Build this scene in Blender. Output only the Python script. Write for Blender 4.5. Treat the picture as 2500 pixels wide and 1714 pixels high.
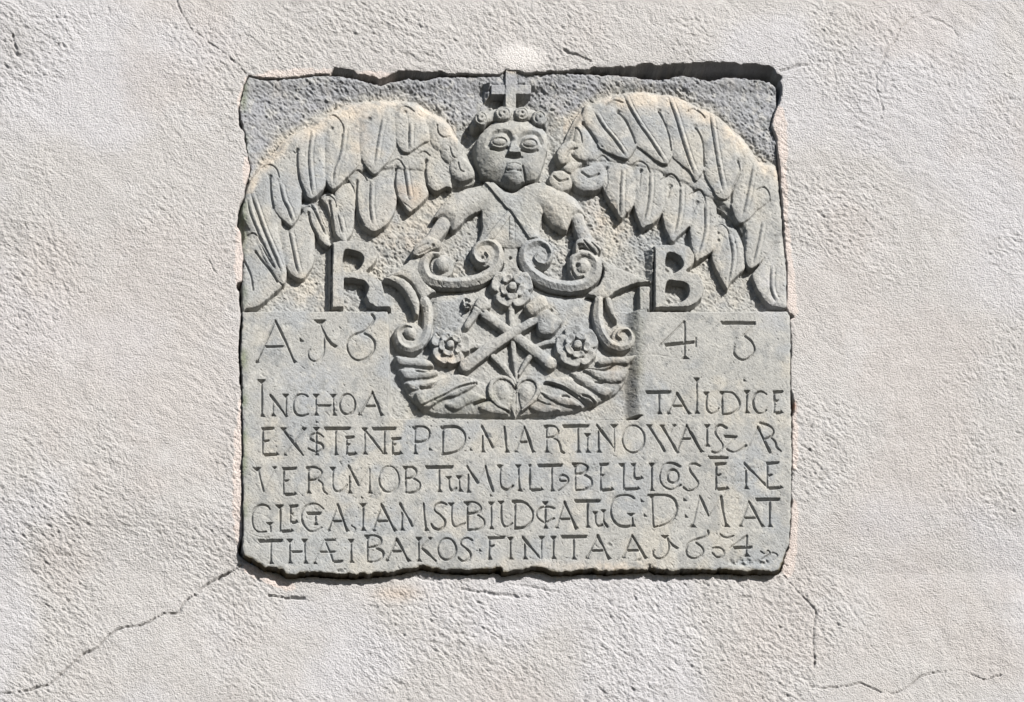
import bpy, math
import numpy as np
from mathutils import Vector

# ------------------------------------------------------------------ camera, world, sun, exposure
scene = bpy.context.scene
for o in list(bpy.data.objects):
    bpy.data.objects.remove(o)
S = 0.0008                      # metres per photograph pixel on the wall
IW, IH = 2500.0, 1714.0
CAM_DIST = 9.0
CAM_AZ, CAM_EL = math.radians(8.0), math.radians(25.0)   # seen from a little left and well below
LENS = 36.0 * CAM_DIST / (IW * S)
FPX = LENS / 36.0 * IW
C = np.array([-math.sin(CAM_AZ) * math.cos(CAM_EL), -math.cos(CAM_AZ) * math.cos(CAM_EL), -math.sin(CAM_EL)]) * CAM_DIST
cam_d = bpy.data.cameras.new('camera'); cam = bpy.data.objects.new('camera', cam_d)
scene.collection.objects.link(cam); scene.camera = cam
cam.location = Vector(C)
q = (Vector((0, 0, 0)) - Vector(C)).to_track_quat('-Z', 'Y')
cam.rotation_euler = q.to_euler()
cam_d.lens = LENS; cam_d.sensor_width = 36.0; cam_d.clip_end = 100.0
M3 = np.array(q.to_matrix())
RGT, UPV, BCK = M3[:, 0], M3[:, 1], M3[:, 2]

SUN = np.array([0.45, -0.68, 0.58]); SUN /= np.linalg.norm(SUN)    # towards the sun
sun_el = math.asin(SUN[2]); sun_az = math.atan2(SUN[0], SUN[1])
w = bpy.data.worlds.new('World'); scene.world = w; w.use_nodes = True
nt = w.node_tree; bg = nt.nodes['Background']
sky = nt.nodes.new('ShaderNodeTexSky'); sky.sky_type = 'NISHITA'; sky.sun_disc = False
sky.sun_elevation = sun_el; sky.sun_rotation = sun_az
nt.links.new(sky.outputs['Color'], bg.inputs['Color']); bg.inputs['Strength'].default_value = 0.05
sl = bpy.data.lights.new('sun', 'SUN'); sl.energy = 5.0; sl.angle = math.radians(0.5); sl.color = (1.0, 0.955, 0.89)
so = bpy.data.objects.new('sun', sl); scene.collection.objects.link(so)
so.rotation_euler = Vector(SUN).to_track_quat('Z', 'Y').to_euler(); so.location = Vector(SUN * 20)
scene.view_settings.view_transform = 'Standard'; scene.view_settings.look = 'None'
scene.view_settings.gamma = 1.0; scene.view_settings.exposure = 1.08
scene.render.engine = 'CYCLES'

# ------------------------------------------------------------------ projection helpers (lengths in photograph pixels)
def unproj(u, v, h):
    """point on the plane lying h pixels in front of the tablet face, seen at photo pixel u,v"""
    d = (RGT[None] * ((u - IW / 2) / FPX)[:, None] - UPV[None] * ((v - IH / 2) / FPX)[:, None] - BCK[None])
    t = (-h * S - C[1]) / d[:, 1]
    return C[None] + d * t[:, None]
def proj(P):
    r = P - C[None]
    x, y, z = r @ RGT, r @ UPV, r @ BCK
    return IW / 2 + FPX * x / -z, IH / 2 - FPX * y / -z

# ------------------------------------------------------------------ numeric tools
def sm(x):
    x = np.clip(x, 0, 1); return x * x * (3 - 2 * x)
def vn(x, y, seed):
    xi = np.floor(x).astype(np.int64); yi = np.floor(y).astype(np.int64)
    fx = sm(x - xi); fy = sm(y - yi)
    rs = np.random.RandomState(seed).rand(512, 512).astype(np.float32) * 2 - 1
    a = rs[xi & 511, yi & 511]; b = rs[(xi + 1) & 511, yi & 511]
    c = rs[xi & 511, (yi + 1) & 511]; d = rs[(xi + 1) & 511, (yi + 1) & 511]
    return (a * (1 - fx) + b * fx) * (1 - fy) + (c * (1 - fx) + d * fx) * fy
def an(U, V, s1, s2, ang, seed):
    c, s = math.cos(math.radians(ang)), math.sin(math.radians(ang))
    return vn((U * c + V * s) / s1 + 37.3, (-U * s + V * c) / s2 + 91.7, seed)
def fbm(U, V, s, seed, n=3, gain=0.5):
    r = 0; a = 1; t = 0
    for k in range(n):
        r = r + a * an(U, V, s, s, 31 * k + 13, seed + k); t += a; a *= gain; s *= 0.5
    return r / t * 1.5
def cr(pts, n=4, closed=False):
    P = np.array([p[:2] for p in pts], float); N = len(P); out = []
    rng = range(N) if closed else range(N - 1)
    for i in rng:
        if closed: p0, p1, p2, p3 = P[(i - 1) % N], P[i], P[(i + 1) % N], P[(i + 2) % N]
        else: p0, p1, p2, p3 = P[max(i - 1, 0)], P[i], P[i + 1], P[min(i + 2, N - 1)]
        for k in range(n):
            t = k / n
            out.append(0.5 * ((2 * p1) + (p2 - p0) * t + (2 * p0 - 5 * p1 + 4 * p2 - p3) * t * t + (3 * p1 - p0 - 3 * p2 + p3) * t ** 3))
    if not closed: out.append(P[-1])
    return np.array(out)
def segd(U, V, P, closed=False):
    """distance to a polyline and the arc parameter 0..1 of the nearest point"""
    best = np.full(U.shape, 1e9); par = np.zeros(U.shape)
    Q = np.vstack([P, P[:1]]) if closed else P
    L = np.r_[0, np.cumsum(np.hypot(*(Q[1:] - Q[:-1]).T))]; tot = max(L[-1], 1e-6)
    for i in range(len(Q) - 1):
        ax, ay = Q[i]; dx, dy = Q[i + 1] - Q[i]; l2 = dx * dx + dy * dy + 1e-9
        t = np.clip(((U - ax) * dx + (V - ay) * dy) / l2, 0, 1)
        d = np.hypot(U - ax - t * dx, V - ay - t * dy); m = d < best
        best = np.where(m, d, best); par = np.where(m, (L[i] + t * (L[i + 1] - L[i])) / tot, par)
    return best, par
def inside(U, V, P):
    r = np.zeros(U.shape, bool); n = len(P)
    for i in range(n):
        x1, y1 = P[i]; x2, y2 = P[(i + 1) % n]
        if y1 == y2: continue
        r ^= ((y1 > V) != (y2 > V)) & (U < (x2 - x1) * (V - y1) / (y2 - y1) + x1)
    return r
def sdf(U, V, P):
    d, _ = segd(U, V, P, True); return np.where(inside(U, V, P), -d, d)

# ------------------------------------------------------------------ the tablet outline traced from the photograph
SLAB = [(607,187),(597,205),(591,235),(584,262),(590,290),(600,320),(603,360),(614,408),(608,438),(603,450),(599,479),(588,494),(583,517),(585,543),(590,558),(592,598),(596,622),(594,654),(592,693),(590,738),(592,795),(588,844),(588,870),(592,941),(592,1041),(593,1162),(594,1242),(595,1295),(592,1323),(592,1340),(597,1354),(620,1367),(643,1382),(680,1387),(701,1400),(756,1397),(816,1400),(876,1400),(940,1399),(958,1397),(983,1391),(1025,1382),(1048,1383),(1078,1390),(1116,1391),(1138,1394),(1176,1390),(1198,1390),(1206,1386),(1221,1387),(1229,1396),(1250,1394),(1280,1387),(1303,1383),(1330,1385),(1348,1394),(1400,1396),(1423,1392),(1446,1390),(1476,1394),(1536,1390),(1574,1387),(1589,1384),(1603,1393),(1670,1393),(1715,1389),(1761,1390),(1798,1394),(1881,1394),(1904,1393),(1908,1386),(1914,1370),(1919,1343),(1926,1332),(1930,1282),(1932,1222),(1933,1162),(1934,1101),(1932,1025),(1931,981),(1929,920),(1931,880),(1930,812),(1929,775),(1920,747),(1922,662),(1916,586),(1910,514),(1905,441),(1902,385),(1896,361),(1896,333),(1883,305),(1890,277),(1900,252),(1898,220),(1892,206),(1877,196),(1823,189),(1797,185),(1765,188),(1730,195),(1702,189),(1670,182),(1648,184),(1622,192),(1558,188),(1511,181),(1431,178),(1367,177),(1320,178),(1285,176),(1270,168),(1230,168),(1218,182),(1157,183),(1082,185),(1052,191),(1028,194),(998,189),(971,194),(931,204),(901,198),(856,188),(826,183),(790,180),(721,189),(669,191),(630,189)]
SLABP = np.array(SLAB, float)

# grid of the tablet relief
G0 = 1.5
us = np.arange(574, 1946, G0); vs = np.arange(156, 1416, G0)
U, V = np.meshgrid(us, vs, indexing='ij')
H = np.zeros(U.shape); ID = np.zeros(U.shape, np.int32)
GRV = np.zeros(U.shape); GID = np.zeros(U.shape, np.int32)      # incised lettering
ROUGH = np.zeros(U.shape)

def win(P, pad):
    P = np.asarray(P, float)
    a = max(0, int((P[:, 0].min() - pad - us[0]) / G0)); b = min(len(us), int((P[:, 0].max() + pad - us[0]) / G0) + 2)
    c = max(0, int((P[:, 1].min() - pad - vs[0]) / G0)); d = min(len(vs), int((P[:, 1].max() + pad - vs[0]) / G0) + 2)
    return slice(a, b), slice(c, d)

PARTS = {}                                                    # id -> (name, parent id, label)
def part(name, parent=0, label=None):
    k = len(PARTS) + 1; PARTS[k] = (name, parent, label); return k
FACE = part('tablet_face', 0, 'smooth lower face that carries the inscription')
GROUND = part('carved_ground', 0, 'rough sunken background behind the carved figures')

sdS = sdf(U, V, SLABP)
wob = fbm(U, V, 16, 5, 2) * 2.6 + fbm(U, V, 7, 8, 1) * 0.5
botm = sm((V - 1340) / 40)
edge_sd = sdS + wob * (0.35 + 0.9 * botm)

# sunken ground
wt = np.array([(560,520),(590,480),(640,385),(690,335),(757,300),(830,255),(905,242),(1000,240),(1060,265),(1110,310),(1150,300),(1250,230),(1350,300),(1404,282),(1457,240),(1566,222),(1669,240),(1757,279),(1839,362),(1880,400),(1950,420)], float)
tt = np.clip((np.interp(U, wt[:, 0], wt[:, 1]) + 25 - V) / 70, 0, 1)
H[:] = -27 + 13 * sm(tt) + 8 * sm((228 - V) / 36) + 6 * np.exp(-((U - 590) / 26) ** 2) * (V < 470)
H -= 17 * sm((V - 203) / 10) * np.exp(-(((U - 1248) / 78) ** 2 + ((V - 238) / 45) ** 2))
H -= 12 * np.exp(-(((U - 1150) / 22) ** 2 + ((V - 370) / 70) ** 2)) + 6 * np.exp(-(((U - 1345) / 18) ** 2 + ((V - 370) / 70) ** 2))
ID[:] = GROUND
ROUGH[:] = 1.0

ROUGH = np.where((U > 940) & (U < 1580) & (V > 700) & (V < 1020), 0.35, ROUGH); H = np.where((U > 950) & (U < 1570) & (V > 752) & (V < 1016), -25.0, H)
# ------------------------------------------------------------------ relief operators
def setmax(W, m, z, k, rough):
    up = m & (z > H[W])
    H[W] = np.where(up, z, H[W]); ROUGH[W] = np.where(up, rough, ROUGH[W])
    if k: ID[W] = np.where(up, k, ID[W])
def poly(k, pts, z, edge=3.0, rnd=0.0, rw=12.0, base=-28.0, smooth=True, tilt=None, rough=0.25, n=4):
    P = cr(pts, n, True) if smooth else np.array(pts, float)
    W = win(P, 4); u, v = U[W], V[W]
    d = -sdf(u, v, P) + fbm(u, v, 9, 17, 2) * 0.8
    zz = np.full(u.shape, float(z))
    if tilt:
        (x0, y0), (x1, y1), dz = tilt
        t = np.clip(((u - x0) * (x1 - x0) + (v - y0) * (y1 - y0)) / ((x1 - x0) ** 2 + (y1 - y0) ** 2), 0, 1)
        zz = zz + dz * (t - 1)
    zz = zz - rnd * (1 - np.clip(d / rw, 0, 1)) ** 2
    zz = base + (zz - base) * sm(d / edge)
    setmax(W, d > 0, zz, k, rough)
def stroke(k, pts, wd, z, rnd=6.0, base=-28.0, edge=2.5, rough=0.25, smooth=True, roof=False, zs=None):
    P = cr(pts, 5) if smooth else np.array(pts, float)
    wd = np.atleast_1d(np.array(wd, float)); W = win(P, wd.max() + 3); u, v = U[W], V[W]
    d, t = segd(u, v, P)
    hw = np.interp(t, np.linspace(0, 1, len(wd)), wd) / 2 + fbm(u, v, 9, 23, 2) * 0.5
    r = np.clip(d / hw, 0, 1)
    zc = z if zs is None else np.interp(t, np.linspace(0, 1, len(zs)), zs)
    zz = zc - rnd * (r if roof else (1 - np.sqrt(np.clip(1 - r * r, 0, 1))))
    zz = base + (zz - base) * sm((hw - d) / edge)
    setmax(W, d < hw, zz, k, rough)
def groove(pts, wd, dep, smooth=True, taper=False):
    P = cr(pts, 5) if smooth else np.array(pts, float)
    W = win(P, wd + 2); d, t = segd(U[W], V[W], P)
    dd = dep * (np.minimum(1, np.minimum(t, 1 - t) * 6 + 0.25) if taper else 1)
    H[W] -= 1.3 * dd * np.clip(1 - d / (wd / 2), 0, 1)
def ridge(pts, wd, dep, smooth=True):
    P = cr(pts, 5) if smooth else np.array(pts, float)
    W = win(P, wd + 2); d, t = segd(U[W], V[W], P)
    H[W] += dep * sm(1 - d / (wd / 2)) * np.minimum(1, np.minimum(t, 1 - t) * 5 + 0.2)
def hole(x, y, r=5, dep=6, ry=None):
    W = win([(x, y)], r * 2.5 + 3); d = np.hypot((U[W] - x) / r, (V[W] - y) / (ry or r)); H[W] -= dep * sm(1.35 - d)
def bump(x, y, rx, ry, dz, k=None, p=1.0):
    W = win([(x, y)], max(rx, ry) + 3); r = np.hypot((U[W] - x) / rx, (V[W] - y) / ry)
    a = np.clip(1 - r * r, 0, 1); H[W] += dz * (np.sqrt(a) if p == 0.5 else a)
    if k: ID[W] = np.where(r < 1, k, ID[W])
def addpoly(pts, f, edge=2.5, smooth=False):
    P = cr(pts, 4, True) if smooth else np.array(pts, float)
    W = win(P, 3); d = -sdf(U[W], V[W], P); H[W] += f(U[W], V[W]) * sm(d / edge)

# ------------------------------------------------------------------ wings
WL = part('carved_wing', 0, 'left wing with overlapping feathers'); WR = part('carved_wing', 0, 'right wing with overlapping feathers')
poly(WL, [(597,520),(595,482),(614,430),(640,392),(672,362),(690,337),(720,318),(757,300),(768,284),(790,273),(830,255),(870,243),(905,238),(990,238),(1022,245),(1048,262),(1075,275),(1095,290),(1108,310),(1125,345),(1142,370),(1155,410),(1160,440),(1120,450),(1060,430),(980,420),(900,420),(820,450),(740,480),(690,560),(650,640),(610,720),(598,700)], -6, edge=16, rnd=4, rw=30, base=-18)
poly(WR, [(1364,385),(1378,340),(1404,285),(1430,254),(1457,240),(1487,227),(1524,220),(1566,217),(1604,221),(1634,227),(1670,237),(1698,250),(1732,268),(1758,280),(1782,303),(1814,327),(1839,360),(1856,386),(1890,392),(1906,420),(1911,480),(1918,560),(1922,600),(1880,600),(1830,580),(1780,520),(1700,470),(1620,430),(1540,410),(1460,400),(1420,400),(1390,420)], -6, edge=16, rnd=4, rw=30, base=-18)
def feather(wing, pts, root, tip, z=1.0, dz=9.0, rnd=5.0, rw=17):
    z = z + (2 if z >= 0 else 1)
    k = part('feather', wing); cx_ = sum(p[0] for p in pts) / len(pts); cy_ = sum(p[1] for p in pts) / len(pts); pts = [(cx_ + (x - cx_) * 1.07, cy_ + (y - cy_) * 1.015) for x, y in pts]
    poly(k, pts, z, edge=2.6, rnd=rnd, rw=rw, base=z - 24, tilt=(root, tip, dz))
    ax = np.linspace(0, 1, 2)
# left wing: lower row first, upper row over it
feather(WL, [(592,600),(614,566),(632,574),(645,605),(660,635),(676,660),(688,690),(682,702),(668,715),(650,732),(630,747),(606,751),(594,748)], (600,590), (650,730), -4, 5)
feather(WL, [(674,515),(700,540),(728,525),(745,498),(762,520),(769,580),(768,630),(755,660),(738,679),(720,672),(704,655),(692,620),(682,570)], (700,520), (738,679), -6, 9)
feather(WL, [(736,495),(756,488),(776,496),(791,540),(804,575),(806,595),(796,599),(780,582),(766,558),(757,532),(745,515)], (752,495), (798,595), -6, 8, 4, 10)
feather(WL, [(818,466),(850,438),(868,460),(868,520),(863,560),(848,582),(838,560),(828,510)], (845,440), (848,580), -9, 6, 4, 10)
feather(WL, [(785,476),(803,464),(822,474),(834,520),(843,560),(848,586),(832,584),(816,560),(810,530),(800,500)], (805,470), (842,582), -7, 7, 4, 10)
feather(WL, [(852,425),(874,404),(905,414),(935,406),(962,396),(966,450),(968,480),(962,515),(946,543),(930,557),(914,564),(896,554),(880,535),(872,500),(868,460)], (905,405), (914,564), -3, 10)
feather(WL, [(948,396),(973,376),(1000,370),(1030,366),(1042,390),(1040,440),(1046,470),(1028,495),(1010,510),(998,516),(984,494),(970,470),(964,440)], (985,375), (998,514), -4, 10)
feather(WL, [(1022,368),(1040,358),(1070,366),(1090,400),(1100,430),(1104,458),(1088,456),(1070,466),(1054,460),(1042,440),(1036,410)], (1040,360), (1070,462), -3, 9)
feather(WL, [(600,482),(612,440),(640,405),(662,398),(664,490),(674,520),(682,570),(692,620),(700,662),(694,688),(682,690),(660,660),(636,610),(612,560),(594,520)], (630,410), (690,685), -1, 6)
feather(WL, [(658,430),(662,403),(680,388),(722,368),(727,430),(734,460),(736,500),(728,530),(711,551),(695,540),(677,520),(664,490)], (690,390), (711,550), 0, 10)
feather(WL, [(722,365),(735,330),(760,310),(795,300),(797,380),(797,440),(788,462),(775,476),(760,487),(745,474),(735,452),(728,420)], (755,320), (760,486), 2, 10)
feather(WL, [(797,300),(812,278),(840,262),(878,258),(881,345),(882,385),(864,415),(845,435),(828,455),(814,463),(802,452),(795,435),(795,385)], (835,270), (815,462), 2, 10)
feather(WL, [(880,258),(905,246),(945,248),(968,276),(969,345),(950,390),(935,408),(915,428),(900,415),(886,392),(879,350)], (920,255), (915,427), 3, 11)
feather(WL, [(965,262),(990,246),(1020,258),(1042,300),(1048,340),(1030,352),(1012,366),(998,375),(983,370),(972,355),(966,330)], (995,255), (998,374), 3, 10)
for pts, z in (([(1042,318),(1062,286),(1094,300),(1104,335),(1086,360),(1070,369),(1054,356)], 1), ([(1070,345),(1098,324),(1130,350),(1128,385),(1110,396),(1095,400),(1079,387)], 2), ([(1096,402),(1122,376),(1150,396),(1162,425),(1146,441),(1122,443),(1104,431)], 3)):
    poly(part('feather', WL), pts, z, edge=3, rnd=9, rw=16, base=-20)
# right wing
feather(WR, [(1744,551),(1763,536),(1782,546),(1800,556),(1818,600),(1820,648),(1798,672),(1784,690),(1777,704),(1764,683),(1752,658),(1740,626),(1744,585)], (1765,540), (1777,703), -5, 8)
feather(WR, [(1684,470),(1706,454),(1730,458),(1750,490),(1752,560),(1748,600),(1728,620),(1712,630),(1700,634),(1692,604),(1686,570),(1686,510)], (1710,460), (1704,632), -4, 9)
feather(WR, [(1612,436),(1637,416),(1660,423),(1690,440),(1692,500),(1690,540),(1672,560),(1655,578),(1643,588),(1632,570),(1621,535),(1618,480)], (1640,420), (1645,586), -4, 9)
feather(WR, [(1545,400),(1562,386),(1585,393),(1610,398),(1622,430),(1622,490),(1615,520),(1600,540),(1580,550),(1569,555),(1560,535),(1550,505),(1548,450)], (1570,390), (1572,553), -2, 9)
feather(WR, [(1440,395),(1460,380),(1485,376),(1530,388),(1550,420),(1552,470),(1545,500),(1530,520),(1515,531),(1502,508),(1490,488),(1477,462),(1466,438),(1455,420)], (1480,385), (1516,530), -2, 9)
feather(WR, [(1855,645),(1880,605),(1910,580),(1923,650),(1924,700),(1922,747),(1900,749),(1880,743),(1860,720),(1846,692),(1839,668)], (1890,600), (1900,745), -2, 5)
feather(WR, [(1824,540),(1850,515),(1885,480),(1906,500),(1910,560),(1892,590),(1872,625),(1852,645),(1834,655),(1823,637),(1820,602)], (1870,500), (1836,654), -1, 7)
feather(WR, [(1800,330),(1830,360),(1862,405),(1882,420),(1888,460),(1877,490),(1850,512),(1828,536),(1807,546),(1798,535),(1789,510),(1786,485),(1800,440),(1809,415),(1806,380)], (1840,370), (1810,545), 1, 9)
feather(WR, [(1705,262),(1735,268),(1762,285),(1790,320),(1805,380),(1808,416),(1799,437),(1788,465),(1778,482),(1765,487),(1752,482),(1740,462),(1729,441),(1719,413),(1720,355),(1708,310)], (1745,285), (1765,486), 2, 10)
feather(WR, [(1600,233),(1634,227),(1668,238),(1700,260),(1706,300),(1714,330),(1719,355),(1719,405),(1708,430),(1697,441),(1682,418),(1660,399),(1641,377),(1637,335),(1625,297),(1612,265)], (1650,245), (1696,440), 2, 10)
feather(WR, [(1480,250),(1500,234),(1524,223),(1570,221),(1605,238),(1612,268),(1624,297),(1636,331),(1640,370),(1632,395),(1623,403),(1600,393),(1575,372),(1550,352),(1540,318),(1525,285),(1505,260)], (1540,240), (1622,402), 3, 10)
feather(WR, [(1424,300),(1428,262),(1440,250),(1458,260),(1480,248),(1505,262),(1528,293),(1545,330),(1553,352),(1538,382),(1528,390),(1509,386),(1487,375),(1464,360),(1450,335),(1436,312)], (1460,262), (1528,389), 4, 10)
for pts, z in (([(1362,394),(1358,368),(1375,345),(1400,340),(1415,352),(1402,374),(1392,392),(1375,402)], 0), ([(1398,350),(1408,305),(1430,312),(1452,348),(1440,386),(1420,396),(1400,378)], 0),
               ([(1338,435),(1350,415),(1375,410),(1396,424),(1402,446),(1390,462),(1366,467),(1348,454)], -3), ([(1390,432),(1400,412),(1438,400),(1472,396),(1480,440),(1462,462),(1430,467),(1406,458)], -1), ([(1372,408),(1396,392),(1424,396),(1412,412),(1390,424)], 1)):
    poly(part('feather', WR), pts, z, edge=3, rnd=7, rw=12, base=-22)
# quills, eyelets and cut arcs of the feathers
for p in ([(935,283),(925,330),(914,400)], [(1000,300),(998,365)], [(761,318),(754,376),(757,432),(763,476)], [(839,306),(832,370),(817,414),(814,450)], [(684,447),(692,485),(703,507),(714,540)],
          [(606,485),(612,517),(625,551),(637,580),(650,606),(668,640)], [(614,470),(630,517),(645,560),(665,607),(688,663)], [(707,556),(716,603),(724,645),(730,664)], [(760,488),(782,536),(797,570)],
          [(827,517),(838,566)], [(906,440),(904,500),(910,545)], [(988,405),(994,445),(999,482)], [(641,599),(658,631),(673,655)],
          [(1453,272),(1472,306),(1500,342),(1525,380)], [(1525,231),(1543,270),(1566,308),(1589,342),(1607,372),(1622,396)], [(1634,236),(1649,278),(1664,331),(1679,381),(1694,422)], [(1735,275),(1741,322),(1748,370),(1756,418),(1765,465)],
          [(1840,400),(1832,440),(1822,490),(1812,530)], [(1520,410),(1516,460),(1515,520)], [(1588,417),(1585,480),(1574,540)], [(1663,449),(1660,510),(1648,570)], [(1723,490),(1722,560),(1706,620)], [(1781,566),(1790,620),(1780,690)],
          [(1862,540),(1852,590),(1840,640)], [(1884,650),(1882,700),(1895,735)]):
    groove([(x - 2, y) for x, y in p], 5.5, 4.2, taper=True); ridge([(x + 5, y) for x, y in p], 9, 2.6); groove([(x + 11, y) for x, y in p], 4.5, 1.5, taper=True)
for p in ([(793,286),(812,277),(828,288),(838,306),(839,320)], [(641,404),(658,399),(675,409),(682,430)], [(741,505),(756,498),(770,506)], [(786,477),(803,471),(818,483),(822,500)], [(859,421),(874,412),(888,421),(897,436)],
          [(948,400),(962,389),(975,387),(988,405)], [(1022,373),(1037,367),(1050,377)], [(598,580),(614,567),(630,576),(638,592)], [(1481,255),(1500,242),(1521,248)], [(1677,272),(1694,263),(1709,270),(1722,284)],
          [(1460,385),(1472,377),(1485,387)], [(1545,400),(1562,391),(1579,400),(1588,417)], [(1614,436),(1637,422),(1654,432),(1663,449)], [(1684,471),(1706,459),(1720,471),(1724,490)], [(1746,551),(1763,541),(1776,551),(1781,566)],
          [(1846,464),(1865,456),(1878,471),(1880,490)], [(970,268),(990,256),(1012,270)], [(1067,305),(1069,322),(1082,335),(1099,332)], [(1098,360),(1103,379),(1110,385)], [(1118,398),(1123,415),(1132,420)],
          [(1406,308),(1417,325),(1421,348)], [(1396,376),(1410,388),(1434,395)]):
    groove(p, 4.6, 4.0)
groove([(1352,428),(1368,440),(1386,436)], 7, 5); groove([(1420,420),(1440,432),(1462,424)], 8, 5); groove([(1382,380),(1392,366),(1408,362)], 8, 5)
for x, y, r in ((902,289,5.5),(990,272,5),(810,312,5),(726,363,5),(660,428,5),(754,514,4.5),(805,487,4.5),(872,438,5.5),(968,405,5.5),(1041,390,5),(624,612,3.5),
                (1510,271,6),(1609,268,6),(1698,308,7),(1803,391,6),(1483,406,4),(1566,413,5),(1637,450,6.5),(1704,490,6),(1756,564,3.5),(1756,583,4),(1424,298,5)):
    hole(x, y, r, 5)
for p, d in (([(726,365),(726,400),(732,440),(745,472)], 6), ([(660,432),(662,470),(668,505)], 6), ([(755,516),(760,540),(776,572)], 7), ([(806,490),(811,520),(816,556)], 6), ([(873,440),(871,475),(875,517),(888,546)], 7),
             ([(968,408),(965,445),(970,470)], 7), ([(1041,392),(1039,417),(1043,441)], 6), ([(626,614),(641,635),(662,661),(677,686)], 6), ([(596,632),(612,668),(618,706)], 5),
             ([(1510,272),(1528,293),(1543,325),(1551,350)], 7), ([(1609,270),(1623,297),(1634,331),(1639,366)], 7), ([(1699,310),(1711,329),(1717,353),(1719,404)], 7), ([(1803,392),(1807,417),(1799,437),(1788,464),(1786,494)], 6),
             ([(1424,298),(1441,320),(1457,346)], 7), ([(1483,408),(1484,440),(1478,460)], 3), ([(1638,452),(1632,480)], 3), ([(1566,415),(1562,450)], 3), ([(1704,492),(1690,520)], 3), ([(1822,560),(1820,610)], 3)):
    groove(p, 6.5, d)

# ------------------------------------------------------------------ text blocks, niche, small pillar
NL, NR = 957, 1561
poly(FACE, [(560,752),(700,751),(NL-4,751),(NL,780),(NL+2,900),(NL+3,1006),(NL+12,1014),(1250,1015),(NR-8,1016),(NR,1008),(NR-1,900),(NR-2,752),(1700,752),(1960,751),(1960,1440),(560,1440)], 0, edge=11, rnd=1.5, rw=9, base=-30, smooth=False, rough=0.12)
W = win([(1524,756),(1578,1012)], 0); zr = np.where((V[W] > 754) & (V[W] < 1013), -25 + 25 * sm((U[W] - 1527) / 37), -99.0)
setmax(W, zr > H[W], zr, FACE, 0.3)
poly(FACE, [(1556,690),(1592,690),(1592,760),(1556,760)], -5, edge=8, base=-30, smooth=False, rough=0.3)

# ------------------------------------------------------------------ cross
CR = part('cross', 0, 'small raised cross above the head')
poly(CR, [(1231,160),(1262,160),(1262,270),(1231,270)], 2, edge=3, base=-38, smooth=False, rnd=1, rw=5)
poly(CR, [(1196,203),(1300,204),(1300,232),(1196,233)], -1, edge=3, base=-40, smooth=False, rnd=1, rw=5)
addpoly([(1179,200),(1197,203),(1197,233),(1184,246)], lambda u, v: 22 * np.clip((u - 1178) / 19, 0, 1), 2)
poly(FACE, [(1262,160),(1286,166),(1282,203),(1262,203)], -4, edge=4, base=-38, smooth=False, rough=0.4)

# ------------------------------------------------------------------ angel
AN = part('angel_figure', 0, 'winged child with wide eyes and arms reaching down')
poly(AN, [(1181,441),(1205,440),(1224,450),(1250,463),(1271,453),(1300,440),(1336,440),(1340,470),(1330,514),(1322,560),(1318,600),(1178,600),(1176,552),(1174,514),(1168,470)], -3, edge=4, rnd=9, rw=30, base=-30)
SLV = part('sleeve', AN); SLV2 = part('sleeve', AN)
poly(SLV, [(1190,444),(1150,450),(1120,462),(1098,476),(1078,495),(1064,515),(1056,531),(1080,535),(1096,548),(1102,562),(1114,560),(1146,528),(1176,512),(1205,498),(1215,470)], 8, edge=3, rnd=16, rw=30, base=-30, tilt=((1195,470),(1110,530),11))
poly(SLV2, [(1308,444),(1345,443),(1370,456),(1400,474),(1421,498),(1434,531),(1418,526),(1402,533),(1391,551),(1386,563),(1368,561),(1345,544),(1322,514),(1300,500),(1288,470)], 8, edge=3, rnd=16, rw=30, base=-30, tilt=((1305,470),(1385,530),11))
stroke(AN, [(1082,546),(1068,566),(1052,586),(1034,600)], [40,39,37,30], 3, rnd=12, base=-30)
poly(AN, [(1040,576),(1060,580),(1078,590),(1074,608),(1050,616),(1026,628),(1006,626),(1005,612),(1014,596)], 8, edge=3, rnd=9, rw=14, base=-30)
for p in ([(1056,606),(1036,616),(1020,622)], [(1044,598),(1024,606),(1010,614)]): groove(p, 4.5, 3)
hole(1056, 602, 4.5, 6)
stroke(AN, [(1412,534),(1420,560),(1432,584),(1450,606)], [34,35,37,28], 3, rnd=12, base=-30)
poly(AN, [(1406,586),(1425,580),(1447,588),(1470,606),(1462,620),(1450,624),(1436,612),(1420,606),(1406,620),(1400,612),(1401,596)], 9, edge=3, rnd=9, rw=14, base=-30)
for p in ([(1424,590),(1438,606),(1454,621)], [(1444,594),(1462,614)], [(1410,600),(1424,600)]): groove(p, 5, 6)
hole(1414, 606, 5, 8)
SASH = part('sash', AN)
def band(pts, k, lift):
    W = win(pts, 3); P = np.array(pts, float); d = -sdf(U[W], V[W], P)
    H[W] += lift * sm(d / 2.0); ID[W] = np.where(d > 0, k, ID[W])
band([(1181,441),(1205,440),(1240,474),(1278,521),(1318,580),(1292,584),(1247,516),(1235,507),(1207,474)], SASH, 6)
band([(1240,512),(1250,524),(1206,584),(1180,584)], part('sash', AN), 4.5)
for y in (545, 556, 567, 578): bump(1250, y, 6, 5, 2.5)
groove([(1243,530),(1243,585)], 3, 2.5); groove([(1257,530),(1257,585)], 3, 2.5)
groove([(1223,452),(1250,466),(1280,452)], 4, 3)
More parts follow.
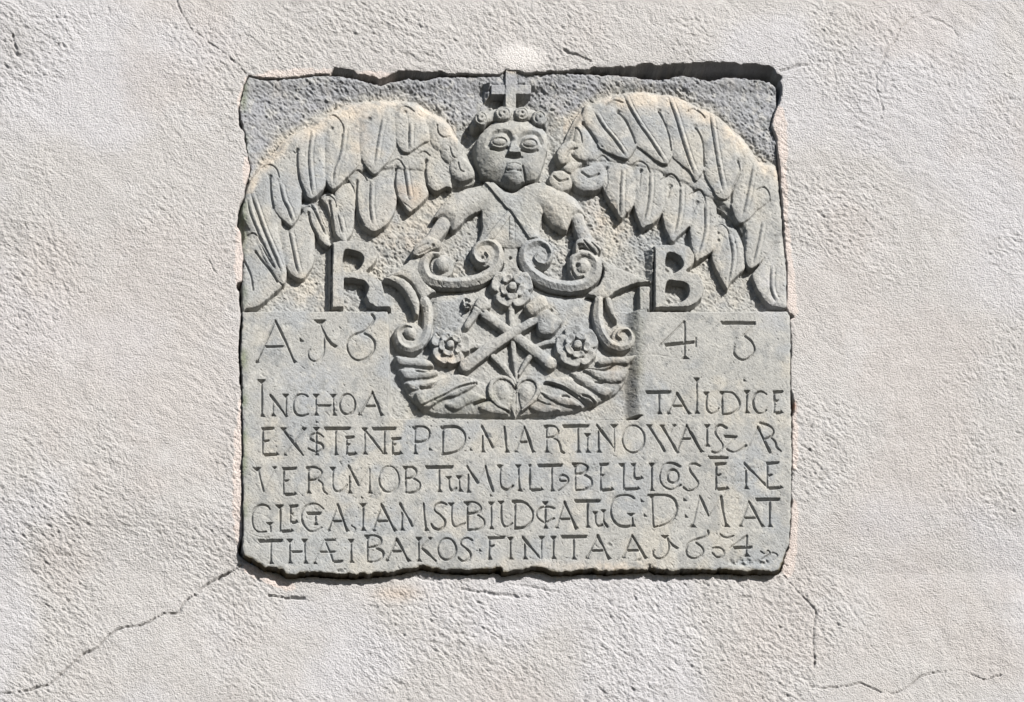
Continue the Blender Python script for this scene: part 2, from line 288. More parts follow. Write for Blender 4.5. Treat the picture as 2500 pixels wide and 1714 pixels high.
# head
poly(AN, [(1188,308),(1172,324),(1162,340),(1158,358),(1161,394),(1168,412),(1178,434),(1199,443),(1220,449),(1234,456),(1252,459),(1267,456),(1279,447),(1298,445),(1317,434),(1329,401),(1339,368),(1340,342),(1334,318),(1318,302),(1290,290),(1250,286),(1212,292)], 22, edge=3.5, rnd=27, rw=50, base=-34, rough=0.2)
HAIR = [(1173,295,19,21),(1227,283,23,20),(1272,284,21,19),(1315,295,21,22)]
poly(AN, [(1150,300),(1165,280),(1205,266),(1250,262),(1295,266),(1330,282),(1340,306),(1332,322),(1318,308),(1291,300),(1241,303),(1206,300),(1184,310),(1168,318),(1154,316)], 10, edge=3, rnd=9, rw=14, base=-34)
for x, y, rx, ry in HAIR:
    k = part('hair_curl', AN); a = np.linspace(0, 2 * math.pi, 20)
    poly(k, [(x + rx * math.cos(t), y + ry * math.sin(t)) for t in a[:-1]], 22, edge=3, rnd=11, rw=13, base=-10, n=1)
    groove([(x + rx * 0.55 * math.cos(0.5 * i_ + 0.4 + x), y + ry * 0.55 * math.sin(0.5 * i_ + 0.4 + x)) for i_ in range(11)], 6, 4.0); hole(x, y, 3.2, 4)
for ex, ey in ((1216.5, 357.5), (1290.7, 361.7)):
    sx = 1 if ex < 1250 else -1
    groove([(ex - 27, ey + 4), (ex - 17, ey - 20), (ex + 2, ey - 27), (ex + 19, ey - 24), (ex + 29, ey - 6)], 17, 7.5)
    hole(ex, ey, 20, 3, 15)
    bump(ex, ey, 23, 18, 10, p=0.5)
    t = np.linspace(0, 2 * math.pi, 17)
    groove([(ex + 17 * math.cos(a), ey + 9.5 * math.sin(a)) for a in t], 4.4, 4.6)
    bump(ex, ey, 13, 7, 3.0)
    groove([(ex - 21, ey + 14), (ex, ey + 19), (ex + 19, ey + 13)], 9, 6)
addpoly([(1247,340),(1260,340),(1271,391),(1233,389)], lambda u, v: 2 + 13 * np.clip((v - 338) / 52, 0, 1), 4)
groove([(1232,392),(1251,395),(1271,394)], 8, 4)
bump(1253, 418, 24, 17, 6); groove([(1239,411),(1253,409),(1267,411)], 4, 3.5); groove([(1236,424),(1253,427),(1270,424)], 5, 4)
bump(1252, 442, 26, 17, 8, p=0.5)
groove([(1273,414),(1278,428),(1283,444)], 7, 6); groove([(1234,410),(1230,424),(1222,440)], 6, 2.5)

# ------------------------------------------------------------------ cartouche
CA = part('shield_field', 0, 'sunk field of the shield that holds tools and roses')
poly(CA, [(1055,742),(1068,712),(1110,704),(1180,690),(1215,672),(1235,655),(1262,655),(1285,675),(1330,700),(1390,714),(1436,716),(1456,730),(1450,770),(1456,815),(1476,850),(1510,860),(1552,860),(1545,880),(1536,904),(1528,931),(1509,955),(1485,969),(1461,982),(1423,994),(1385,1003),(1284,1010),(1259,1019),(1241,1014),(1166,1009),(1082,1008),(1045,1000),(1024,987),(997,960),(973,903),(963,866),(1000,866),(1040,852),(1052,830),(1060,790)], -16, edge=4, rnd=9, rw=34, base=-34, n=2, rough=0.35)
poly(CA, [(1228,590),(1268,590),(1270,660),(1228,660)], -12, edge=4, base=-30, smooth=False); hole(1247, 625, 4, 7)
SH = part('strapwork', 0); SH2 = part('strapwork', 0)
poly(SH, [(933,676),(958,660),(985,642),(1008,624),(1030,620),(1034,660),(1048,690),(1068,708),(1050,718),(1032,730),(1022,716),(1004,688),(976,672)], -5, edge=3, rnd=4, rw=14, base=-30)
poly(SH2, [(1458,622),(1480,632),(1496,642),(1530,656),(1590,682),(1588,687),(1554,691),(1530,700),(1507,710),(1482,727),(1455,723),(1434,713),(1462,690),(1474,655)], -4, edge=3, rnd=4, rw=14, base=-30)
stroke(SH, [(933,679),(962,679),(988,694),(1006,718),(1016,742),(1018,764)], [3,18,24,26,24,14], 1, rnd=9, base=-34)
poly(SH2, [(1477,724),(1494,722),(1500,742),(1511,782),(1498,775),(1485,752)], -6, edge=3, rnd=6, rw=9, base=-30)
SC = [part('scroll', 0) for _ in range(4)]
for k_, x, y, R_, z_ in ((0,1187,617,36,-3),(0,1080,648,32,-6),(1,1312,618,36,-4),(1,1424,651,36,-4),(2,1003,814,34,-7),(3,1522,820,30,-7)):
    poly(SC[k_], [(x + R_ * math.cos(a), y + R_ * math.sin(a)) for a in np.linspace(0, 2 * math.pi, 17)[:-1]], z_, edge=3, rnd=3, rw=12, base=-28, n=1)
stroke(SC[2], [(1038,732),(1046,752),(1046,785),(1040,815),(1026,838),(1002,849),(980,840),(970,820),(974,802),(990,792),(1006,797)], [30,30,28,26,26,26,24,22,20,16,10], 1, rnd=10, base=-32, roof=True)
bump(1001, 809, 15, 15, 10, SC[2]); groove([(985,812),(994,824),(1010,826)], 6, 7)
stroke(SC[3], [(1463,730),(1461,765),(1466,795),(1477,820),(1493,838),(1517,846),(1538,838),(1543,820),(1533,804),(1516,805),(1508,817),(1517,825)], [26,30,30,28,26,26,24,22,18,14,12,10], 2, rnd=10, base=-32, roof=True)
stroke(SC[0], [(1070,620),(1050,622),(1036,640),(1038,663),(1056,682),(1104,689),(1160,683),(1192,668),(1213,645),(1219,617),(1207,595),(1184,589),(1163,601),(1157,621),(1167,638),(1184,640),(1193,627),(1186,615)], [16,26,32,33,32,31,32,33,33,33,31,29,24,21,18,15,13,9], 5, rnd=11, base=-32, roof=True)
bump(1079, 646, 19, 20, 17, SC[0], 0.5); hole(1178, 627, 4, 6)
stroke(SC[1], [(1397,650),(1400,630),(1422,618),(1446,626),(1457,648),(1449,674),(1426,692),(1388,697),(1340,688),(1303,666),(1283,641),(1279,615),(1292,596),(1316,589),(1338,601),(1345,622),(1334,642),(1316,642),(1305,630),(1312,618)], [20,24,28,32,34,34,33,33,33,33,33,32,30,28,24,21,18,15,13,9], 5, rnd=11, base=-32, roof=True)
poly(SC[1], [(1424+20*math.cos(a), 648+20*math.sin(a)) for a in np.linspace(0, 6.0, 12)], 4, edge=3, rnd=9, rw=15, base=-20, n=1)
groove([(1398,662),(1408,676),(1424,674)], 8, 9); hole(1411, 648, 5, 9); groove([(1166,648),(1178,656),(1192,650)], 8, 7); groove([(1410,636),(1424,626),(1440,630)], 5, 3)

# bowl of leaves at the foot of the shield
def leaf(pts, z, rib=None, rnd=6, rw=14):
    k = part('acanthus_leaf', 0); poly(k, pts, z + 4, edge=3.5, rnd=rnd + 1, rw=rw - 2, base=z - 10)
    if rib: groove([(x, y + 4) for x, y in rib], 5, 4); ridge(rib, 9, 3)
poly(part('shield_base', 0, 'rounded foot of the shield carved with leaves'), [(962,865),(1000,870),(1045,880),(1072,905),(1140,910),(1200,930),(1258,925),(1320,920),(1390,903),(1450,885),(1510,864),(1555,861),(1546,880),(1537,904),(1528,931),(1509,955),(1485,969),(1461,982),(1423,994),(1385,1003),(1284,1010),(1259,1019),(1241,1014),(1166,1009),(1082,1008),(1045,1000),(1024,987),(997,960),(973,903)], -9, edge=3.5, rnd=9, rw=26, base=-30, n=2)
leaf([(964,866),(1000,868),(1045,874),(1062,892),(1040,898),(1005,894),(975,890)], -4)
leaf([(975,898),(1010,896),(1050,900),(1068,898),(1072,912),(1050,922),(1015,925),(990,925),(980,912)], -5)
leaf([(990,930),(1030,926),(1068,924),(1062,936),(1040,946),(1014,952),(1000,948)], -6)
leaf([(1024,986),(1012,960),(1030,948),(1055,942),(1070,926),(1105,911),(1138,914),(1170,929),(1152,948),(1118,966),(1085,974),(1058,990),(1040,996)], -3, [(1028,987),(1060,972),(1090,958),(1120,942),(1165,930)])
leaf([(1085,985),(1120,962),(1156,950),(1190,972),(1150,984),(1115,1000)], -6); leaf([(1165,992),(1195,972),(1225,985),(1245,1010),(1200,1008)], -7)
leaf([(1556,864),(1520,866),(1480,868),(1455,880),(1468,892),(1500,888),(1530,890),(1545,880)], -4)
leaf([(1424,900),(1445,894),(1475,902),(1500,900),(1532,904),(1520,930),(1490,934),(1460,926),(1440,912)], -5)
leaf([(1392,906),(1420,908),(1450,926),(1480,940),(1505,946),(1480,968),(1450,955),(1420,936),(1400,920)], -5)
leaf([(1327,928),(1360,918),(1392,915),(1415,935),(1440,950),(1462,980),(1440,982),(1415,968),(1385,950),(1355,938)], -3, [(1330,930),(1365,938),(1400,958),(1430,980)])
leaf([(1315,950),(1350,958),(1392,964),(1425,990),(1385,990),(1345,976)], -6); leaf([(1290,990),(1320,972),(1350,985),(1375,1000),(1320,1006)], -7)
for p in ([(1012,903),(1035,906),(1060,902)], [(1024,944),(1040,946),(1054,942)], [(1156,985),(1175,977),(1192,972)], [(1308,970),(1330,982),(1345,984)], [(1452,931),(1466,931),(1474,931)], [(1420,892),(1470,900),(1500,890)],
          [(1370,965),(1385,964),(1392,969)], [(1400,925),(1412,934),(1424,936)], [(1420,963),(1440,970),(1456,984)]): groove(p, 7, 8, taper=True)
for q_ in ([(1243,1000),(1215,985),(1198,962),(1200,935),(1220,920),(1242,924),(1256,940)], [(1275,1000),(1300,978),(1314,955),(1311,932),(1290,921),(1270,930),(1262,944)]):
    poly(part('leaf_curl', 0), q_, -4, edge=3, rnd=2, rw=8, base=-22); stroke(part('leaf_curl', 0), q_, [9,13,15,15,15,13,9], 1, rnd=5, base=-22)
bump(1228, 954, 17, 22, 6); bump(1284, 956, 17, 22, 6)
poly(part('leaf_curl', 0), [(1252,950),(1268,950),(1266,990),(1259,1020),(1246,992)], -5, edge=3, rnd=4, rw=8, base=-20)
groove([(1260,930),(1260,1012)], 3.5, 4)
# stems
def stem(p, w_, z=-3): stroke(part('flower_stem', 0), p, w_, z, rnd=7, base=-22, smooth=len(p) > 2)
stem([(1249,745),(1252,815),(1256,870),(1262,930)], [20,18,16,10]); stem([(1205,868),(1232,893),(1250,918),(1262,940)], [18,20,16,8])
stem([(1300,862),(1282,885),(1268,912)], [18,16,10]); stem([(1140,846),(1165,842),(1190,850)], [18,18,16]); stem([(1312,842),(1335,834),(1358,832)], [14,16,16])
# roses
def rose(x, y, R, turn):
    r0 = part('rose', 0); rs_ = np.random.RandomState(int(x))
    poly(CA, [(x + R * (0.90 + 0.04 * math.cos(5 * a)) * math.cos(a), y + R * 0.92 * math.sin(a)) for a in np.linspace(0, 2 * math.pi, 25)[:-1]], -4, edge=3.5, rnd=5, rw=12, base=-30, n=1)
    for ring, n_, rad, lr, lt, z_ in ((0, 5, 0.63, 0.37, 0.47, 3), (1, 5, 0.40, 0.22, 0.30, 7)):
        for i in range(n_):
            a = math.radians(turn + 72 * i + 36 * ring + rs_.uniform(-6, 6)); k = part('petal', r0); cx, cy = x + R * rad * math.cos(a), y + R * rad * math.sin(a)
            ca, sa = math.cos(a), math.sin(a); q1 = rs_.uniform(0.92, 1.08)
            P = [(cx + R * q1 * (lr * (1 - 0.16 * math.cos(2 * t)) * math.cos(t) * ca - lt * math.sin(t) * sa), cy + R * q1 * (lr * (1 - 0.16 * math.cos(2 * t)) * math.cos(t) * sa + lt * math.sin(t) * ca)) for t in np.linspace(0, 2 * math.pi, 15)[:-1]]
            poly(k, P, z_ + rs_.uniform(-1, 1), edge=3, rnd=4, rw=6, base=-12, n=2); bump(cx - 1 * ca, cy - 1 * sa, R * lr * 0.75, R * lr * 0.75, -4)
    hole(x, y, R * 0.25, 8)
    poly(part('rose_button', r0), [(x + R * 0.23 * math.cos(t), y + R * 0.23 * math.sin(t)) for t in np.linspace(0, 2 * math.pi, 13)[:-1]], 11, edge=3, rnd=6, rw=9, base=-8, n=2)
rose(1250, 701, 56, -90); rose(1099, 843, 53, -80); rose(1409, 844, 57, -100)
# hammer and mallet crossed
HM = part('hammer', 0, 'pointed hammer crossed under the mallet'); HMh = part('handle', HM)
stroke(HMh, [(1184,766),(1262,822),(1345,886)], [26,28,34], 3, rnd=10, base=-26, smooth=False)
poly(HM, [(1168,722),(1187,721),(1202,740),(1198,753),(1174,768),(1158,786),(1142,806),(1129,796),(1138,776),(1150,760),(1155,742)], 3, edge=3, rnd=8, rw=14, base=-26)
poly(part('hammer_face', HM), [(1128,728),(1140,722),(1152,730),(1154,746),(1142,756),(1130,748)], 0, edge=3, rnd=3, rw=8, base=-24, rough=2.2)
ML = part('mallet', 0, 'heavy mallet lying over the hammer handle'); MLh = part('handle', ML)
stroke(MLh, [(1137,893),(1190,854),(1258,810),(1306,782)], [36,32,27,25], 8, rnd=11, base=-26, smooth=False)
poly(ML, [(1279,751),(1290,738),(1306,724),(1328,721),(1338,736),(1344,757),(1358,770),(1374,786),(1368,798),(1348,820),(1320,821),(1309,806),(1306,780),(1290,770)], 12, edge=3, rnd=9, rw=18, base=-26)

groove([(1300,779),(1322,763),(1347,752)], 14, 6); groove([(1158,746),(1180,762)], 7, 2)
# ------------------------------------------------------------------ raised initials
RL = part('raised_letter', 0, 'raised capital R left of the shield'); BL = part('raised_letter', 0, 'raised capital B right of the shield')
def letterpoly(k, out, holes, z=0):
    P = np.array(out, float); W = win(P, 4); u, v = U[W], V[W]
    d = -sdf(u, v, P) + fbm(u, v, 8, 3, 2) * 0.6
    for h in holes: d = np.minimum(d, sdf(u, v, cr(h, 4, True)))
    zz = -27 + (z + 27 - 1.5 * (1 - np.clip(d / 7, 0, 1)) ** 2) * sm(d / 3.2)
    setmax(W, d > 0, zz, k, 0.2)
letterpoly(RL, [(811,597),(806,590),(830,585),(880,583),(908,591),(922,607),(924,628),(912,648),(897,661),(915,667),(934,687),(941,715),(948,736),(960,752),(918,752),(899,740),(891,722),(898,702),(890,688),(866,681),(842,681),(842,752),(809,752),(809,680)],
           [[(842,614),(862,613),(882,621),(885,636),(872,655),(842,658)]])
letterpoly(BL, [(1597,612),(1592,598),(1620,595),(1668,593),(1685,601),(1698,622),(1698,636),(1690,650),(1678,660),(1704,666),(1718,684),(1722,705),(1716,726),(1700,742),(1680,751),(1597,753)],
           [[(1630,621),(1655,625),(1666,640),(1662,653),(1642,665),(1628,662)], [(1630,690),(1655,689),(1676,694),(1680,712),(1670,730),(1645,738),(1628,734)]])
addpoly([(1576,599),(1597,606),(1597,750),(1590,750),(1583,690)], lambda u, v: 24 * np.clip((u - (1575 + (v - 600) * 0.1)) / 21, 0, 1), 1.5)
addpoly([(803,598),(811,597),(810,750),(804,750)], lambda u, v: 22 * np.clip((u - 802) / 9, 0, 1), 1.5)

# ------------------------------------------------------------------ incised inscription
cur = [0]
def newletter(ch): cur[0] = part('incised_letter', 0, ('incised character %s' % ch) if ch not in ('dot', 'mark', 'flourish') else 'incised ' + ch)
def _g(W, g):
    up = g > GRV[W]; GRV[W] = np.where(up, g, GRV[W]); GID[W] = np.where(up & (g > 0.4), cur[0], GID[W])
def ln(pts, wd=5.6, dep=4.6, smooth=None):
    P = cr(pts, 5) if (smooth if smooth is not None else len(pts) > 2) else np.array(pts, float)
    W = win(P, 8); u, v = U[W], V[W]; d, t = segd(u, v, P)
    hw = wd / 2 * (1 + 0.3 * np.sin(t * 6 + P[0, 0]) + 0.2 * vn(u / 7, v / 7, 77)); _g(W, dep * (1 + 0.35 * vn(u / 30, v / 30, 78)) * np.clip(1 - d / hw, 0, 1))
def pit(pts, slope=1.35, mx=7):
    P = np.array(pts, float); W = win(P, 3); d = -sdf(U[W], V[W], P); _g(W, np.clip(d * slope + 0.6, 0, mx) * (d > -0.4))
def wedge(x, y, w_=8, h=8): pit([(x - w_ - 1, y - 2), (x + w_ + 1, y - 2), (x + 1, y + h + 1)], 2.2)
def foot(x, y, w_=7, h=10): pit([(x, y - h - 2), (x + w_ + 2, y + 1), (x + 1, y - 0.5), (x - w_ - 1, y + 1)], 2.2)
def bar(x0, x1, y, y1=None, th=6.5):
    y1 = y if y1 is None else y1
    pit([(x0, y - th * .45), (x1, y1 - th * .5), (x1 - 3, y1 + th * .5), (x0 + 5, y + th * .65)], 1.8)
def stem_(x, y0, y1, x1=None, top=True, bot=True):
    x1 = x if x1 is None else x1; ln([(x, y0 + 3), (x1, y1 - 3)], 5.4, 5.0)
    if top: wedge(x, y0)
    if bot: foot(x1, y1)
def A_(l, a, r, top, bot, by, b0=None, b1=None):
    newletter('A'); ln([(a, top), (l, bot)], 5.0, 4.8); ln([(a, top), ((a + r) / 2 + 1, (top + bot) / 2), (r, bot)], 6.6, 6.2, False)
    f = (by - top) / (bot - top); bar(b0 or a + (l - a) * f, b1 or a + (r - a) * f, by, th=5.5); foot(l, bot, 6, 6); foot(r, bot, 6, 6)
def E_(x, top, mid, bot, xt, xm, xb, ch='E'):
    newletter(ch); ln([(x, top), (x, bot)], 6, 5); bar(x - 5, xt, top, top - 1, 7)
    if mid: bar(x, xm, mid, mid - 2, 5.5)
    if bot and xb: bar(x, xb, bot, bot - 1, 7); pit([(xb - 5, bot - 8), (xb + 3, bot + 1), (xb - 9, bot)], 1.7)
def T_(x0, x1, y, xs, bot): newletter('T'); bar(x0, x1, y, th=8); ln([(xs, y), (xs, bot - 2)], 6.2, 5.2); foot(xs, bot)
def I_(x, y0, y1): newletter('I'); stem_(x, y0, y1)
def curve(ch, *lists, wd=5.8, dep=5.0):
    newletter(ch)
    for l in lists: ln(l, wd, dep)
def dot(x, y, s=6, ch='dot'): newletter(ch); pit([(x - s * .7, y - s), (x + s * 1.1, y + s * .6), (x - s * .9, y + s * .5)], 1.7)
def oval(x0, x1, y0, y1, ch='O', wd=5.8):
    cx, cy, a, b = (x0 + x1) / 2, (y0 + y1) / 2, (x1 - x0) / 2, (y1 - y0) / 2
    curve(ch, [(cx + a * math.cos(t), cy + b * math.sin(t)) for t in np.linspace(0, 2 * math.pi, 15)], wd=wd)
# row 1
A_(627, 672, 719, 783, 885, 846, 645, 694); dot(736, 831, 7)
curve('1', [(784,795),(790,815),(791,834),(789,864),(778,879),(766,882),(755,874),(752,860),(758,852)], wd=5.5, dep=3.8); wedge(781, 782, 16, 13); pit([(785,794),(798,820),(812,838),(826,845),(818,850),(806,842),(794,826)], 1.8)
curve('6', [(907,768),(914,778),(904,795),(889,808),(866,817),(853,827),(847,840),(850,858),(861,874),(879,880),(899,871),(912,855),(914,836),(904,822),(889,814)], wd=6.4, dep=5.4)
curve('4', [(1610,845),(1670,785)], [(1671,785),(1672,872)], wd=5.6); bar(1620, 1699, 842, 835, 8); foot(1672, 877, 11, 9); ln([(1699,825),(1699,846)], 4, 4)
newletter('3'); bar(1758, 1846, 787, 789, 8); ln([(1843,791),(1813,821)], 5, 4); ln([(1818,820),(1834,833),(1842,851),(1835,868),(1815,879),(1798,872),(1790,858),(1793,846)], 6.2, 5.2)
# row 2
I_(639, 928, 1018); wedge(638, 928, 11, 9)
newletter('N'); stem_(666, 972, 1017, top=False); ln([(660,965),(699,1016)], 6.5, 6); ln([(698,966),(698,1014)], 5, 4); wedge(697, 964)
curve('C', [(752,968),(742,963),(728,964),(717,976),(716,996),(724,1011),(738,1015),(752,1011)])
newletter('H'); stem_(771, 964, 1015); stem_(813, 964, 1015, 815); bar(772, 810, 990, th=5); dot(773, 1030, 4, 'mark')
oval(829, 867, 962, 1012); A_(877, 909, 931, 957, 1014, 991)
T_(1574, 1640, 957, 1609, 1011); A_(1631, 1653, 1682, 960, 1011, 991); I_(1701, 924, 1010)
curve('U', [(1727,962),(1724,985),(1727,1001),(1738,1009),(1748,1005),(1755,996)]); wedge(1724, 958)
newletter('D'); stem_(1763, 957, 1012, bot=False); ln([(1764,957),(1788,959),(1802,975),(1805,990),(1796,1004),(1781,1010),(1764,1012)], 6.2, 5.4)
I_(1823, 955, 1009); dot(1818, 929, 5, 'mark'); curve('C', [(1871,962),(1860,956),(1848,959),(1839,972),(1840,992),(1850,1007),(1862,1008),(1871,1001)])
E_(1890, 957, 979, 1008, 1914, 1903, 1911)
# row 3
E_(641, 1047, 1077, 1110, 671, 660, 680)
newletter('X'); ln([(690,1048),(740,1111)], 6.6, 6); ln([(742,1048),(694,1111)], 4.5, 3); wedge(692, 1046, 9, 6); wedge(742, 1046, 7, 6); foot(695, 1112, 5, 6)
I_(772, 1045, 1112); dot(773, 1031, 4, 'mark')
curve('S', [(790,1067),(776,1058),(760,1062),(757,1071),(771,1079),(785,1085),(788,1095),(772,1103),(752,1095)])
T_(789, 857, 1046, 819, 1111); E_(846, 1068, 1086, 1109, 867, 857, 871)
newletter('N'); stem_(890, 1046, 1110); ln([(891,1050),(935,1106)], 6.5, 6); T_(906, 969, 1046, 938, 1109); E_(958, 1071, 1086, 1108, 982, 969, 981)
newletter('P'); stem_(1013, 1043, 1109); ln([(1014,1042),(1036,1042),(1048,1052),(1045,1071),(1030,1079),(1013,1079)], 6.4, 5.6); dot(1051, 1097)
newletter('D'); stem_(1081, 1043, 1108, bot=False); ln([(1082,1043),(1112,1042),(1130,1052),(1136,1071),(1128,1092),(1110,1104),(1079,1109)], 6.6, 5.8)
dot(1146, 1070, 4); dot(1150, 1098, 5)
newletter('M'); stem_(1178, 1062, 1105, top=False); ln([(1176,1041),(1203,1092)], 6.5, 6); ln([(1204,1092),(1230,1043)], 4, 2.5); ln([(1231,1042),(1237,1104)], 6, 5.5); foot(1237, 1105)
A_(1258, 1280, 1301, 1042, 1104, 1079)
newletter('R'); stem_(1334, 1040, 1105); ln([(1334,1040),(1354,1041),(1363,1053),(1355,1065),(1336,1069)], 5.8, 5); ln([(1348,1069),(1361,1075),(1367,1088),(1369,1100),(1377,1106)], 5.8, 5)
T_(1371, 1440, 1040, 1411, 1105); I_(1434, 1060, 1105)
newletter('N'); stem_(1461, 1050, 1105, top=False); ln([(1457,1037),(1498,1092)], 6.5, 6); ln([(1499,1041),(1499,1102)], 5, 4); wedge(1499, 1038, 10, 7)
oval(1519, 1573, 1039, 1105)
newletter('W'); ln([(1586,1042),(1622,1101)], 7, 6.4); ln([(1617,1041),(1654,1104)], 6.6, 6); wedge(1585, 1038, 9, 6); wedge(1616, 1039, 7, 5); wedge(1646, 1038, 6, 5); ln([(1644,1042),(1637,1056)], 4, 3)
A_(1652, 1676, 1712, 1038, 1104, 1071, 1661, 1689); I_(1726, 1038, 1091)
curve('S', [(1773,1045),(1760,1038),(1748,1044),(1746,1057),(1756,1073),(1764,1085),(1762,1097),(1750,1106),(1738,1103)])
newletter('Z'); bar(1765, 1801, 1065, 1067, 7); ln([(1793,1072),(1770,1094)], 4, 3.4); ln([(1774,1097),(1791,1104),(1809,1097),(1821,1088)], 6, 5)
newletter('A'); ln([(1850,1044),(1822,1100)], 3.6, 2.4); ln([(1850,1043),(1880,1104)], 6.6, 6)
newletter('R'); ln([(1855,1032),(1875,1038),(1888,1049),(1885,1063),(1868,1072)], 6, 5.2); ln([(1883,1069),(1893,1079),(1896,1091),(1907,1102)], 5.4, 4.8)
# row 4
newletter('V'); ln([(630,1148),(643,1199)], 6, 5); ln([(670,1144),(644,1199)], 3.6, 1.8); wedge(627, 1143, 11, 8); wedge(670, 1141, 6, 4)
E_(692, 1144, 1174, 1207, 726, 707, 724)
newletter('R'); stem_(753, 1143, 1205); ln([(748,1142),(768,1141),(783,1148),(784,1158),(774,1169),(756,1172)], 6, 5); ln([(777,1172),(787,1181),(788,1196),(799,1207)], 5.6, 4.8)
curve('U', [(813,1146),(812,1180),(816,1196),(826,1201),(838,1196),(848,1184)]); wedge(812, 1142)
newletter('M'); stem_(853, 1160, 1205, top=False); ln([(851,1137),(875,1184)], 6.6, 6); ln([(876,1184),(900,1141)], 4, 2.6); stem_(902, 1142, 1205, top=False)
oval(925, 974, 1138, 1202)
newletter('B'); stem_(990, 1140, 1203, bot=False); ln([(991,1141),(1007,1141),(1016,1151),(1009,1164),(992,1168)], 6, 5.2); ln([(1008,1167),(1024,1178),(1024,1192),(1010,1202),(990,1203)], 6, 5.2)
T_(1036, 1108, 1140, 1072, 1202)
curve('U', [(1096,1168),(1097,1188),(1104,1198),(1114,1192)]); wedge(1095, 1165, 8, 6); stem_(1120, 1163, 1200, 1123)
newletter('M'); stem_(1143, 1156, 1203, top=False); ln([(1140,1139),(1166,1178)], 6.6, 6); ln([(1167,1176),(1184,1141)], 4, 2.6); ln([(1185,1138),(1194,1172),(1204,1199)], 7, 6)
curve('U', [(1221,1140),(1222,1180),(1230,1193),(1241,1195),(1252,1186)]); wedge(1220, 1137); stem_(1265, 1136, 1199, 1268)
E_(1293, 1137, None, 1196, 1299, 0, 1326, 'L'); T_(1310, 1375, 1136, 1347, 1199)
curve('9', [(1382,1174),(1369,1174),(1365,1166),(1374,1160),(1385,1165),(1387,1175),(1377,1188),(1364,1197)], wd=5)
newletter('B'); stem_(1404, 1135, 1197, bot=False); ln([(1398,1132),(1420,1132),(1434,1139),(1430,1150),(1422,1156),(1406,1158)], 6.4, 5.6); ln([(1426,1159),(1441,1168),(1444,1182),(1432,1194),(1406,1197)], 6.6, 5.6)
E_(1466, 1134, 1161, 1196, 1488, 1477, 1498); E_(1522, 1135, None, 1194, 1526, 0, 1562, 'L'); wedge(1518, 1133, 9, 8); E_(1548, 1135, None, 1168, 1552, 0, 1570, 'L'); wedge(1546, 1133, 7, 6); I_(1591, 1132, 1199)
curve('C', [(1660,1139),(1645,1132),(1628,1132),(1616,1141),(1611,1159),(1613,1177),(1625,1191),(1643,1195),(1661,1184)]); oval(1629, 1657, 1147, 1179)
curve('S', [(1709,1137),(1696,1132),(1683,1136),(1684,1148),(1697,1166),(1705,1180),(1697,1193),(1682,1198),(1669,1190)])
newletter('mark'); bar(1728, 1780, 1117, 1118, 7); E_(1748, 1133, 1160, 1194, 1775, 1763, 1779)
newletter('N'); stem_(1821, 1146, 1195, top=False); ln([(1817,1131),(1871,1187)], 6.4, 5.8); E_(1873, 1131, 1161, 1192, 1904, 1888, 1910)
# row 5
curve('G', [(659,1243),(652,1235),(635,1233),(619,1245),(615,1263),(619,1286),(631,1298),(650,1298)]); wedge(658, 1277, 10, 6); ln([(659,1284),(661,1298)], 5, 4)
E_(684, 1237, None, 1297, 688, 0, 716, 'L'); wedge(682, 1234, 11, 8); E_(709, 1236, 1256, 1276, 730, 718, 727)
curve('C', [(790,1242),(777,1232),(763,1230),(744,1238),(735,1257),(739,1278),(753,1295),(768,1297),(786,1287)]); T_(746, 786, 1253, 770, 1282)
A_(802, 824, 847, 1232, 1296, 1272); curve('comma', [(858,1283),(867,1290),(864,1299)], wd=4.5); I_(886, 1231, 1296); dot(884, 1215, 4, 'mark')
A_(911, 931, 963, 1233, 1296, 1272)
newletter('M'); stem_(981, 1250, 1296, top=False); ln([(976,1230),(1006,1283)], 6.6, 6); ln([(1008,1280),(1034,1233)], 4, 2.4); ln([(1034,1230),(1036,1264),(1040,1296)], 6, 5); foot(1040, 1296)
curve('S', [(1090,1232),(1077,1227),(1062,1234),(1061,1246),(1076,1259),(1086,1272),(1083,1286),(1071,1293),(1059,1289),(1053,1280)])
curve('U', [(1103,1233),(1103,1272),(1111,1286),(1123,1283),(1136,1277)]); wedge(1101, 1229, 9, 7)
newletter('B'); stem_(1141, 1228, 1293, bot=False); ln([(1134,1227),(1158,1226),(1174,1238),(1168,1250),(1144,1254)], 6.2, 5.4); ln([(1166,1257),(1181,1269),(1181,1283),(1168,1292),(1142,1294)], 6.4, 5.4)
I_(1199, 1227, 1292); dot(1199, 1210, 5, 'mark'); curve('U', [(1224,1230),(1224,1268),(1232,1285),(1242,1284),(1251,1277)]); wedge(1223, 1225, 8, 7)
newletter('D'); stem_(1257, 1224, 1290, bot=False); ln([(1252,1224),(1277,1225),(1294,1238),(1301,1252),(1298,1271),(1281,1287),(1257,1290)], 6.6, 5.8)
I_(1331, 1226, 1291); curve('C', [(1352,1241),(1340,1238),(1320,1240),(1310,1253),(1316,1267),(1331,1275),(1352,1266)])
A_(1358, 1378, 1406, 1226, 1290, 1267); T_(1400, 1468, 1223, 1434, 1288)
curve('U', [(1453,1255),(1455,1276),(1462,1284),(1471,1281)]); wedge(1453, 1251, 7, 6); ln([(1473,1250),(1474,1272),(1483,1286)], 5.4, 4.8); wedge(1473, 1246, 7, 6)
curve('G', [(1548,1217),(1536,1210),(1515,1210),(1498,1219),(1491,1242),(1495,1265),(1509,1282),(1527,1286),(1541,1284)], wd=6.4); wedge(1540, 1255, 10, 6); stem_(1544, 1262, 1286, top=False)
dot(1568, 1223); dot(1575, 1259)
newletter('D'); stem_(1591, 1210, 1288, 1595, bot=False); ln([(1582,1209),(1622,1209),(1644,1218),(1652,1239),(1646,1262),(1630,1278),(1597,1287)], 6.8, 6)
dot(1672, 1220); dot(1676, 1261)
